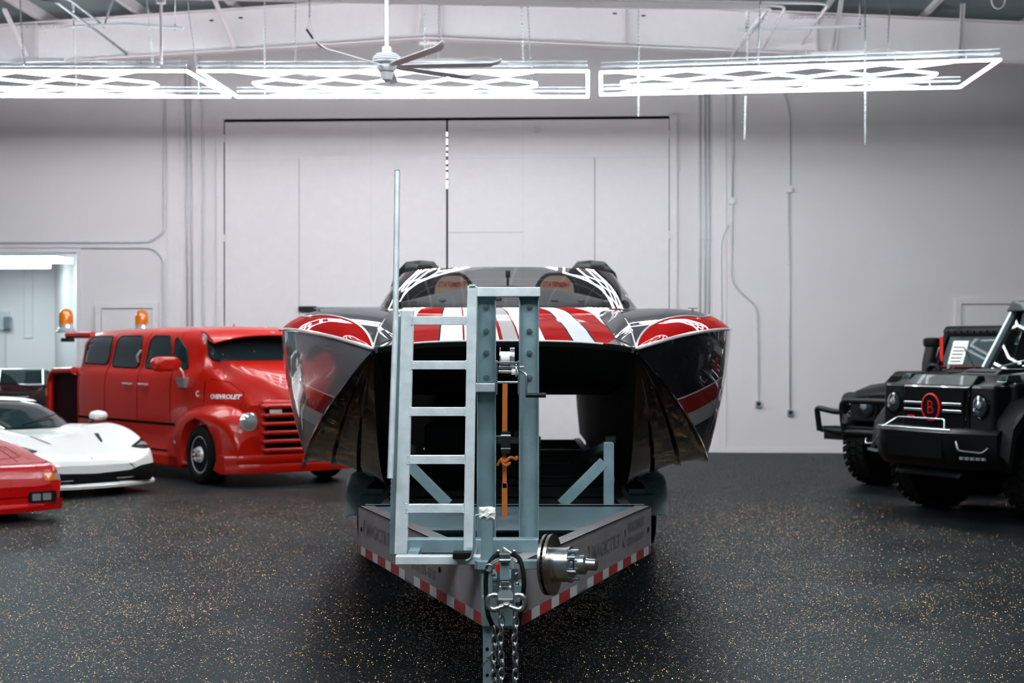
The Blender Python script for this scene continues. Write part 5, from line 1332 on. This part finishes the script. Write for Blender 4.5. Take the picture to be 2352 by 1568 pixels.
for s in (-1, 1):
    b = B(M['amber']); b.decal(rb, rrect(*sorted((s*.74, s*.86)), .385, .455, .01), (3, 0, 0), U, V, D, .008, .04); tl = b.build('turn_signal', rc_)
    b = B(M['lamp']); b.decal(rb, rrect(*sorted((s*.86, s*.92)), .385, .455, .01), (3, 0, 0), U, V, D, .008, .04); b.build('corner_lens', tl)
    b = B(M['blackpl']); b.decal(rb, rrect(*sorted((s*.56, s*.86)), .175, .285, .03), (3, 0, 0), U, V, D, .008, .04); fg = b.build('fog_lamp_recess', rc_)
    b = B(M['lamp']); b.decal(rb, rrect(*sorted((s*.60, s*.69)), .195, .265, .01), (3, 0, 0), U, V, D, .014, .04); b.decal(rb, rrect(*sorted((s*.71, s*.80)), .195, .265, .01), (3, 0, 0), U, V, D, .014, .04); b.build('fog_lamp', fg)
    wheel(rc_, (-.1, s*.84, .33), s, .33, .25, .23); wheel(rc_, (-2.75, s*.84, .33), s, .34, .3, .23)
    b = B(M['red2']); b.loft([(x, [(0, .06*k), (.10*k, .04*k), (.12*k, 0), (.10*k, -.05*k), (0, -.05*k)]) for x, k in ((-.08, .5), (-.05, .9), (.05, .9), (.10, .3))], 3, 3)
    for i, p in enumerate(b.v): b.v[i] = Vector((p.x-.75, p.y+s*1.0, p.z+.93))
    b.obox((-.72, s*.88, .82), (-.75, s*.97, .91), .05, .02); b.build('side_mirror', rc_)
b = B(M['red2']); rows = []
for k in range(-12, 13):
    y = k/12*.96; x = 1.26-.16*abs(k/12)**3
    rows.append([(x-.3, y, .20), (x-.04, y, .165), (x+.02*abs(k/12)**6, y, .14+.07*abs(k/12)**6), (x-.01, y, .09), (x-.3, y, .09)])
b.grid(rows, True, True); b.add(rows[0], [tuple(range(5))]); b.add(rows[-1], [tuple(range(5))[::-1]]); b.build('chin_spoiler', rc_)
b = B(M['glassdk']); b.loft([csec(-.75, .85, .6, .72, .8), csec(-1.4, 1.02, .5, .74, .8), csec(-1.9, 1.1, .45, .72, .8), csec(-2.6, 1.04, .45, .7, .8)], 4, 3); b.build('glasshouse', rc_)

# ---------------------------------------------------------------- dark roadster at the back left
rd = thing('classic_convertible', 'dark maroon open vintage car with a chrome windshield frame, at the far left back', 'car', (-8.81, 26.36, 0), math.atan2(-.99, .15))
secs = [ssec(.95, .62, .62, .5, .6, .55, .3), ssec(.85, .80, .80, .76, .76, .80, .24), ssec(.5, .93, .93, .86, .85, .93, .22), ssec(-.2, 1.02, 1.0, .88, .92, .95, .22), ssec(-.9, 1.08, 1.02, .88, .95, .95, .22), ssec(-1.0, 1.08, 1.02, .88, .95, .95, .22), ssec(-2.6, 1.0, 1.0, .88, .92, .95, .22), ssec(-3.6, .95, .95, .85, .85, .9, .26), ssec(-4.1, .8, .8, .7, .7, .75, .35)]
b = B(M['maroon']); b.loft(secs, 4, 4); db = b.bvh(); bo = b.build('body', rd); cut(bo, [arch_cut(0, .34, .38, -1.3, -.6), arch_cut(0, .34, .38, .6, 1.3)])
for s in (-1, 1): wheel(rd, (0, s*.80, .34), s, .34, .2, .22); wheel(rd, (-3.0, s*.80, .34), s, .34, .2, .22)
b = B(M['glassm']); rows = []
for k in range(-10, 11):
    y = k/10*.72; xx = -1.0-.25*abs(k/10)**3; rows.append([(xx, y, 1.06), (xx-.2, y*.95, 1.33)])
b.grid(rows); wsd = b.build('windshield', rd)
b = B(M['chrome']); b.tube([(r[1][0], r[1][1], r[1][2]) for r in rows], .014, 8); b.tube([(r[0][0], r[0][1], r[0][2]) for r in rows], .02, 8); b.tube([rows[0][0], rows[0][1]], .016, 8); b.tube([rows[-1][0], rows[-1][1]], .016, 8); b.tube([rows[10][0], rows[10][1]], .01, 8)
b.build('chrome_frame', rd)
b = B(M['steel']); b.decal(db, rrect(-.16, .16, -.03, .03, .01), (.25, 0, 3), (0, 1, 0), (1, 0, 0), DT, .006, .05); b.build('hood_emblem', rd)
b = B(M['chrome']); b.lathe([(.09, -.05), (.10, .0), (.08, .03), (.002, .04)], (.84, -.6, .68), (1, 0, 0), 24); b.lathe([(.09, -.05), (.10, .0), (.08, .03), (.002, .04)], (.84, .6, .68), (1, 0, 0), 24); b.tube([(.95, -.85, .4), (1.05, 0, .4), (.95, .85, .4)], .05, 10); b.build('front_brightwork', rd)
b = B(M['blackpl']); b.hexa([(-1.9, -.8, 1.0), (-1.9, .8, 1.0), (-3.2, .8, 1.0), (-3.2, -.8, 1.0), (-2.1, -.7, 1.32), (-2.1, .7, 1.32), (-3.0, .7, 1.12), (-3.0, -.7, 1.12)]); b.build('folded_hood', rd, bev=.05)

# ---------------------------------------------------------------- black boxy off-roader with red emblem
def rot_of(hx, hy): return math.atan2(hy, hx)
gw = thing('off_road_suv', 'black boxy off-roader with a red round grille emblem, cut by the right photo edge', 'suv', (4.93, 16.13, 0), rot_of(-.91, -.41))
BM, BG, BP = M['blackmat'], M['blackgl'], M['blackpl']
def slab(name, par, mtl, pts8, bev=.03):
    b = B(mtl); b.hexa(pts8); return b.build(name, par, bev=bev)
def fr(x0, x1, y0, y1, z0, z1, tx0=0, tx1=0, ty=0):   # tapered box: bottom, then top inset
    return [(x0, y0, z0), (x1, y0, z0), (x1, y1, z0), (x0, y1, z0), (x0+tx0, y0+ty, z1), (x1-tx1, y0+ty, z1), (x1-tx1, y1-ty, z1), (x0+tx0, y1-ty, z1)]
slab('body', gw, BM, fr(-5.2, .62, -.80, .80, .72, 1.36, 0, .02, .0), .04)
# hood with raised centre
b = B(BM)
hx = [(.66, 1.33, 1.345), (.55, 1.37, 1.395), (.25, 1.40, 1.425), (-.2, 1.43, 1.455), (-.68, 1.46, 1.48)]
rows = [[(x, y, z) for y, z in ((-.80, ze-.12), (-.79, ze-.02), (-.74, ze), (-.52, ze), (-.46, zc), (0, zc+.008), (.46, zc), (.52, ze), (.74, ze), (.79, ze-.02), (.80, ze-.12))] for x, ze, zc in hx]
b.grid(rows, True); b.add(rows[0], [tuple(range(11))]); b.build('hood', gw)
slab('hood_scoop', gw, BM, fr(-.3, .22, -.30, .30, 1.41, 1.49, 0, .14, .05), .01)
b = B(M['dark']); b.hexa(fr(.10, .175, -.22, .22, 1.435, 1.465, 0, .05, 0)); b.build('scoop_opening', gw)
slab('hood_front_edge', gw, M['blackmat'], fr(.50, .70, -.52, .52, 1.33, 1.43, .0, .12, .04), .012)
b = B(M['chrome']); b.lathe([(.02, 0), (.02, .006)], (.40, 0, 1.415), (.1, 0, 1), 16); b.build('hood_badge', gw)
# front face
slab('grille_frame', gw, BG, fr(.60, .74, -.50, .50, .86, 1.33, 0, .02, 0), .02)
b = B(M['dark']); b.box(.735, .742, -.455, .455, .90, 1.29); gr = b.build('grille', gw)
for z in (1.075, 1.145):
    for y0, y1 in ((-.44, -.15), (.15, .44)):
        b = B(M['chrome'] if False else M['zinc']); b.box(.74, .765, y0, y1, z-.016, z+.016); b.build('grille_slat', gr, bev=.006)
b = B(M['emblem']); b.lathe([(.128, 0), (.14, .006), (.14, .016), (.128, .02)], (.765, 0, 1.11), (1, 0, 0), 40, cap=False)
em = b.build('grille_emblem', gr)
b = B(M['dark']); b.lathe([(.126, .0), (.126, .01)], (.765, 0, 1.11), (1, 0, 0), 40); b.build('emblem_disc', em)
b = B(M['emblem']); b.text('B', .20, (.777, 0, 1.11), (0, 1, 0), UZ, .002, bold=-.004); b.build('emblem_letter', em)
b = B(M['redpl']); b.box(.742, .75, -.40, -.30, .985, 1.02); b.build('side_badge', gr)
for s in (-1, 1):
    slab('headlamp_housing', gw, BM, fr(.45, .72, *sorted((s*.50, s*.84)), .86, 1.34, 0, .02, 0), .03)
    b = B(M['lampdk']); b.lathe([(.105, -.02), (.10, .012), (.06, .03), (.002, .036)], (.715, s*.66, 1.14), (1, 0, 0), 28); b.use(M['lamp']); b.lathe([(.038, .03), (.034, .042), (.002, .05)], (.715, s*.66+.02, 1.15), (1, 0, 0), 16); b.lathe([(.02, .02), (.018, .034), (.002, .038)], (.715, s*.66-.05, 1.10), (1, 0, 0), 12); hl = b.build('headlamp', gw)
    b = B(BG); b.lathe([(.105, -.02), (.125, -.01), (.125, .012), (.106, .014)], (.715, s*.66, 1.14), (1, 0, 0), 28, cap=False); b.build('lamp_ring', hl)
    slab('turn_signal', gw, M['glassdk'], fr(.30, .52, *sorted((s*.66, s*.80)), 1.37, 1.44, .03, .05, .01), .01)
    slab('front_wing', gw, BM, fr(-.9, .52, *sorted((s*.70, s*.90)), 1.0, 1.37, 0, .03, .0), .04)
    # wide flare
    b = B(BM); rows = []
    for x, z in ((.72, .62), (.66, .95), (.48, 1.15), (.1, 1.24), (-.35, 1.20), (-.60, 1.0), (-.72, .72)):
        rows.append([(x*.86, s*.74, z*.97-.03), (x, s*.80, z+.06), (x, s*.96, z+.05), (x*1.0, s*1.06, z-.02), (x*.97, s*1.07, z-.12), (x*.9, s*1.0, z-.12)])
    b.grid(rows, True, True); b.add(rows[0], [tuple(range(6))]); b.add(rows[-1], [tuple(range(6))[::-1]]); b.build('fender_flare', gw)
    b = B(M['dark']); b.box(-.62, .62, *sorted((s*.45, s*.78)), .85, 1.2); b.build('wheel_well', gw)
    for x in (0, -3.1, -4.4): wheel(gw, (x, s*.86, .485), s, .47, .33, .27, 'offroad')
# bumper with brush insert and daytime lamps
b = B(BM); rows = []
for k in range(-12, 13):
    y = k/12*.93; x = .98-.30*max(0, abs(k/12)-.55)**1.3*2.2
    rows.append([(x-.3, y, .92), (x-.05, y, .91), (x, y, .87), (x+.0, y, .72), (x-.03, y, .60), (x-.10, y, .52), (x-.3, y, .50)])
b.grid(rows, True, True); b.add(rows[0], [tuple(range(7))]); b.add(rows[-1], [tuple(range(7))[::-1]]); bp = b.build('front_bumper', gw)
b = B(M['zinc']); b.tube(bend([(1.0, -.48, .90), (.90, -.36, 1.0), (.90, .36, 1.0), (1.0, .48, .90)], .03), .010, 8); b.tube([(.99, -.56, .905), (.99, .56, .905)], .012, 8); b.build('bumper_trim', bp)
b = B(M['dark']); b.box(.97, .985, -.42, .42, .62, .82); b.build('lower_intake', bp)
for s in (-1, 1):
    b = B(M['zinc']); b.tube(bend([(.96, s*.60, .80), (.985, s*.66, .715), (.90, s*.90, .70), (.86, s*.94, .75)], .03), .010, 6); b.build('lamp_surround', bp)
    b = B(M['lamp'])
    for k in range(5): b.box(.93-.02*k, .955-.02*k, s*(.66+.055*k)-.018, s*(.66+.055*k)+.018, .625, .655)
    b.build('daytime_lamps', bp)
slab('skid_plate', gw, BM, fr(.3, .85, -.5, .5, .42, .58, .0, .1, 0), .03)
# cabin
x0, x1, zb, zt = -.62, -.98, 1.47, 2.12
for s in (-1, 1):
    b = B(M['steelgrey']); b.obox((x0, s*.80, zb), (x1+.0, s*.72, zt), .05, .10, (1, 0, .6)); b.build('a_pillar', gw, bev=.01)
    b = B(BM); b.hexa([(x0-.02, s*.79, zb), (x0-.30, s*.79, zb), (x0-.30, s*.80, zb), (x0-.02, s*.80, zb), (x1-.02, s*.71, zt), (x1-.10, s*.71, zt), (x1-.10, s*.72, zt), (x1-.02, s*.72, zt)]); b.build('door_frame', gw)
    b = B(M['glassdk']); b.hexa([(x0-.34, s*.78, zb), (-3.6, s*.78, zb), (-3.6, s*.795, zb), (x0-.34, s*.795, zb), (x1-.14, s*.71, zt-.05), (-3.6, s*.71, zt-.05), (-3.6, s*.715, zt-.05), (x1-.14, s*.715, zt-.05)]); b.build('side_window', gw)
    slab('door', gw, BM, fr(-2.6, -.70, *sorted((s*.74, s*.83)), .8, 1.46, 0, 0, 0), .02)
b = B(M['glassm']); b.add([(x0, -.78, zb), (x0, .78, zb), (x1, .70, zt), (x1, -.70, zt)], [(0, 1, 2, 3)]); b.build('windshield', gw)
b = B(M['boatred']); b.box(-2.3, -1.6, -.62, -.1, 1.3, 1.86); b.box(-2.3, -1.6, .1, .62, 1.3, 1.86); b.box(-2.9, -2.62, -.7, .7, 1.3, 2.0); b.build('red_seats', gw, bev=.05)
b = B(BP); b.box(-1.2, -.66, -.76, .76, 1.38, 1.52); b.build('dashboard', gw, bev=.02)
slab('roof', gw, BM, fr(-3.7, -1.0, -.77, .77, 2.09, 2.17, .02, .06, .04), .03)
slab('roof_light_bar', gw, BM, fr(-1.15, -.85, -.74, .74, 2.10, 2.22, .03, .06, .03), .02)
b = B(M['zinc']); b.tube([(-.60, -.55, 1.50), (-.68, .0, 1.62)], .01, 6); b.tube([(-.60, .1, 1.50), (-.68, .6, 1.62)], .01, 6); b.build('wiper', gw)
slab('load_bed', gw, BM, fr(-5.2, -3.7, -.85, .85, 1.3, 1.55, 0, 0, 0), .03)
b = B(M['dark']); b.box(-5, .5, -.5, .5, .5, .75); b.build('chassis', gw)

# ---------------------------------------------------------------- black military style truck behind it
hm = thing('off_road_truck', 'matte black military-style truck with bull bar, snorkel and a paper in its windshield', 'truck', (5.06, 19.0, 0), rot_of(-.81, -.58))
slab('body', hm, BM, fr(-3.6, .20, -.90, .90, .72, 1.16, 0, .0, .02), .05)
b = B(BM)   # sloping hood
hx = [(.62, .86, 1.14, .70), (.55, .86, 1.21, .78), (.2, .86, 1.28, .86), (-.5, .9, 1.33, .90), (-1.3, .9, 1.38, .93)]
rows = [[(x, y*w/.9, z) for y, z in ((-.90, zs), (-.88, zt-.14), (-.78, zt-.03), (-.4, zt), (0, zt+.01), (.4, zt), (.78, zt-.03), (.88, zt-.14), (.90, zs))] for x, zs, zt, w in hx]
b.grid(rows, True); b.add(rows[0], [tuple(range(9))]); b.build('hood', hm)
slab('hood_bulge', hm, BM, fr(-1.1, .22, -.55, .40, 1.26, 1.42, 0, .16, .06), .03)
b = B(M['dark']); b.hexa(fr(.16, .235, -.45, .30, 1.29, 1.36, 0, .05, 0)); b.build('hood_intake', hm)
b = B(BM); b.tube([(-.1+.0, -.02+.10*math.cos(a), 1.38+.12*math.sin(a)) for a in [PI*k/10 for k in range(11)]], .028, 8); b.build('tow_ring', hm)
slab('front_panel', hm, BM, fr(.50, .64, -.72, .72, .80, 1.12, 0, .03, .03), .03)
for k in range(7):
    b = B(M['dark']); y = -.27+.09*k; b.box(.635, .655, y-.025, y+.025, .84, 1.06); b.build('grille_slot', hm)
for s in (-1, 1):
    b = B(M['lampdk']); b.lathe([(.10, -.02), (.09, .012), (.05, .03), (.002, .036)], (.635, s*.44, .99), (1, 0, 0), 28); b.use(M['lamp']); b.lathe([(.045, .025), (.04, .038), (.002, .045)], (.635, s*.44, 1.0), (1, 0, 0), 16); hl = b.build('headlamp', hm)
    b = B(BP); b.lathe([(.10, -.02), (.12, -.01), (.12, .015), (.10, .016)], (.635, s*.44, .99), (1, 0, 0), 28, cap=False); b.build('lamp_ring', hl)
    b = B(BG); b.lathe([(.07, -.05), (.085, 0), (.06, .02), (.002, .03)], (.60, s*.80, 1.0), (1, 0, 0), 20); b.build('turn_signal', hm)
    slab('fender', hm, BM, fr(-.80, .62, *sorted((s*.62, s*.96)), .86, 1.16, .10, .10, .02), .06)
    b = B(M['dark']); b.box(-.55, .55, *sorted((s*.5, s*.88)), .7, .95); b.build('wheel_well', hm)
    for x in (0, -3.1): wheel(hm, (x, s*.80, .47), s, .455, .32, .23, 'offroad')
b = B(BP)   # bull bar
b.tube(bend([(.95, -.90, .70), (1.0, -.90, .98), (1.02, -.6, .94), (1.02, -.42, .94)], .06), .035, 10); b.tube(bend([(.92, -.90, .72), (1.0, -.5, .70), (1.0, .5, .70), (.92, .90, .72)], .1), .04, 10)
b.tube(bend([(1.0, -.45, .66), (1.06, -.45, 1.08), (1.06, .45, 1.08), (1.0, .45, .66)], .12), .038, 10); b.tube(bend([(.95, .98, .70), (1.0, .98, .98), (1.02, .42, .94)], .06), .035, 10)
b.obox((.55, -.5, .66), (1.0, -.5, .66), .06, .1); b.obox((.55, .5, .66), (1.0, .5, .66), .06, .1); b.box(.78, .98, -.8, .8, .60, .76); b.build('bull_bar', hm)
b = B(M['zinc']); b.cyl((1.0, -.40, .86), (1.06, -.40, .86), .06, n=20); b.build('spot_lamp', hm)
# snorkel
b = B(BP); b.tube([(-1.10, -.96, 1.1), (-1.14, -.96, 1.5), (-1.22, -.96, 1.74)], [.075, .08, .085], 14); b.lathe([(.10, 0), (.115, .03), (.115, .10), (.08, .12)], (-1.22, -.96, 1.72), UZ, 20); b.build('snorkel', hm)
# windshield frame and cabin
xw = -1.15
b = B(BM)
b.obox((xw, -.86, 1.38), (xw-.22, -.82, 1.92), .08, .06); b.obox((xw, .86, 1.38), (xw-.22, .82, 1.92), .08, .06); b.obox((xw, -.88, 1.40), (xw, .88, 1.40), .06, .07); b.obox((xw-.20, -.84, 1.90), (xw-.20, .84, 1.90), .07, .10); b.obox((xw, 0, 1.40), (xw-.2, 0, 1.9), .05, .05)
b.build('windshield_frame', hm, bev=.01)
b = B(M['glassm']); b.add([(xw, -.84, 1.42), (xw, .84, 1.42), (xw-.2, .80, 1.88), (xw-.2, -.80, 1.88)], [(0, 1, 2, 3)]); b.build('windshield', hm)
b = B(M['redpl']); b.box(xw-.03, xw-.02, -.80, .80, 1.42, 1.47); b.box(xw-.06, xw-.05, -.82, -.77, 1.42, 1.85); b.build('red_dash_trim', hm)
b = B(M['paper']); b.add([(xw-.03, -.68, 1.50), (xw-.03, -.44, 1.50), (xw-.16, -.44, 1.80), (xw-.16, -.68, 1.80)], [(0, 1, 2, 3)])
b.use(M['ink']); 
for k in range(5): z = 1.53+.045*k; x = xw-.022-.13*(z-1.5)/.3; b.add([(x, -.65, z), (x, -.48, z), (x-.004, -.48, z+.012), (x-.004, -.65, z+.012)], [(0, 1, 2, 3)])
b.build('window_sticker', hm)
b = B(BP); b.tube([(xw+.03, .35, 1.44), (xw-.04, .10, 1.62), (xw-.02, .05, 1.78)], .012, 6); b.tube([(xw+.03, -.2, 1.44), (xw-.08, -.45, 1.7)], .010, 6); b.build('wiper', hm)
slab('roof', hm, BM, fr(-3.5, xw-.14, -.86, .86, 1.92, 1.99, .02, .04, .03), .02)
b = B(BP)
for y in [(-.8+.1*k) for k in range(17)]: b.box(xw-.13, xw-.10, y, y+.07, 1.895, 1.93)
b.use(BP); b.build('roof_lamp_strip', hm)
slab('cab_rear', hm, BM, fr(-3.5, -3.3, -.86, .86, 1.16, 1.95, 0, 0, .02), .03)
slab('seat', hm, M['blackpl'], fr(-2.6, -2.2, -.7, .7, 1.1, 1.75, .1, 0, .05), .05)
for s in (-1, 1): slab('door', hm, BM, fr(-3.2, -1.5, *sorted((s*.84, s*.90)), 1.1, 1.45, 0, 0, 0), .02)
b = B(M['dark']); b.box(-3.4, .5, -.5, .5, .45, .75); b.build('chassis', hm)
# ================================================================ camera, world, lights
cam = bpy.data.cameras.new('camera'); co = bpy.data.objects.new('camera', cam); C.objects.link(co)
co.location = (0, 0, CH); co.rotation_euler = (PI/2, 0, 0)
cam.sensor_width = 36; cam.lens = F/2352*36; cam.shift_y = (HZ-784)/2352; cam.clip_end = 200
cam.dof.use_dof = True; cam.dof.focus_distance = 8.3; cam.dof.aperture_fstop = 3.2
bpy.context.scene.camera = co
w = bpy.data.worlds.new('world'); bpy.context.scene.world = w; w.use_nodes = True
w.node_tree.nodes['Background'].inputs[0].default_value = (.22, .55, .65, 1); w.node_tree.nodes['Background'].inputs[1].default_value = .06
sc_ = bpy.context.scene
sc_.view_settings.view_transform = 'Standard'; sc_.view_settings.look = 'None'; sc_.view_settings.gamma = 1; sc_.view_settings.exposure = 1.5
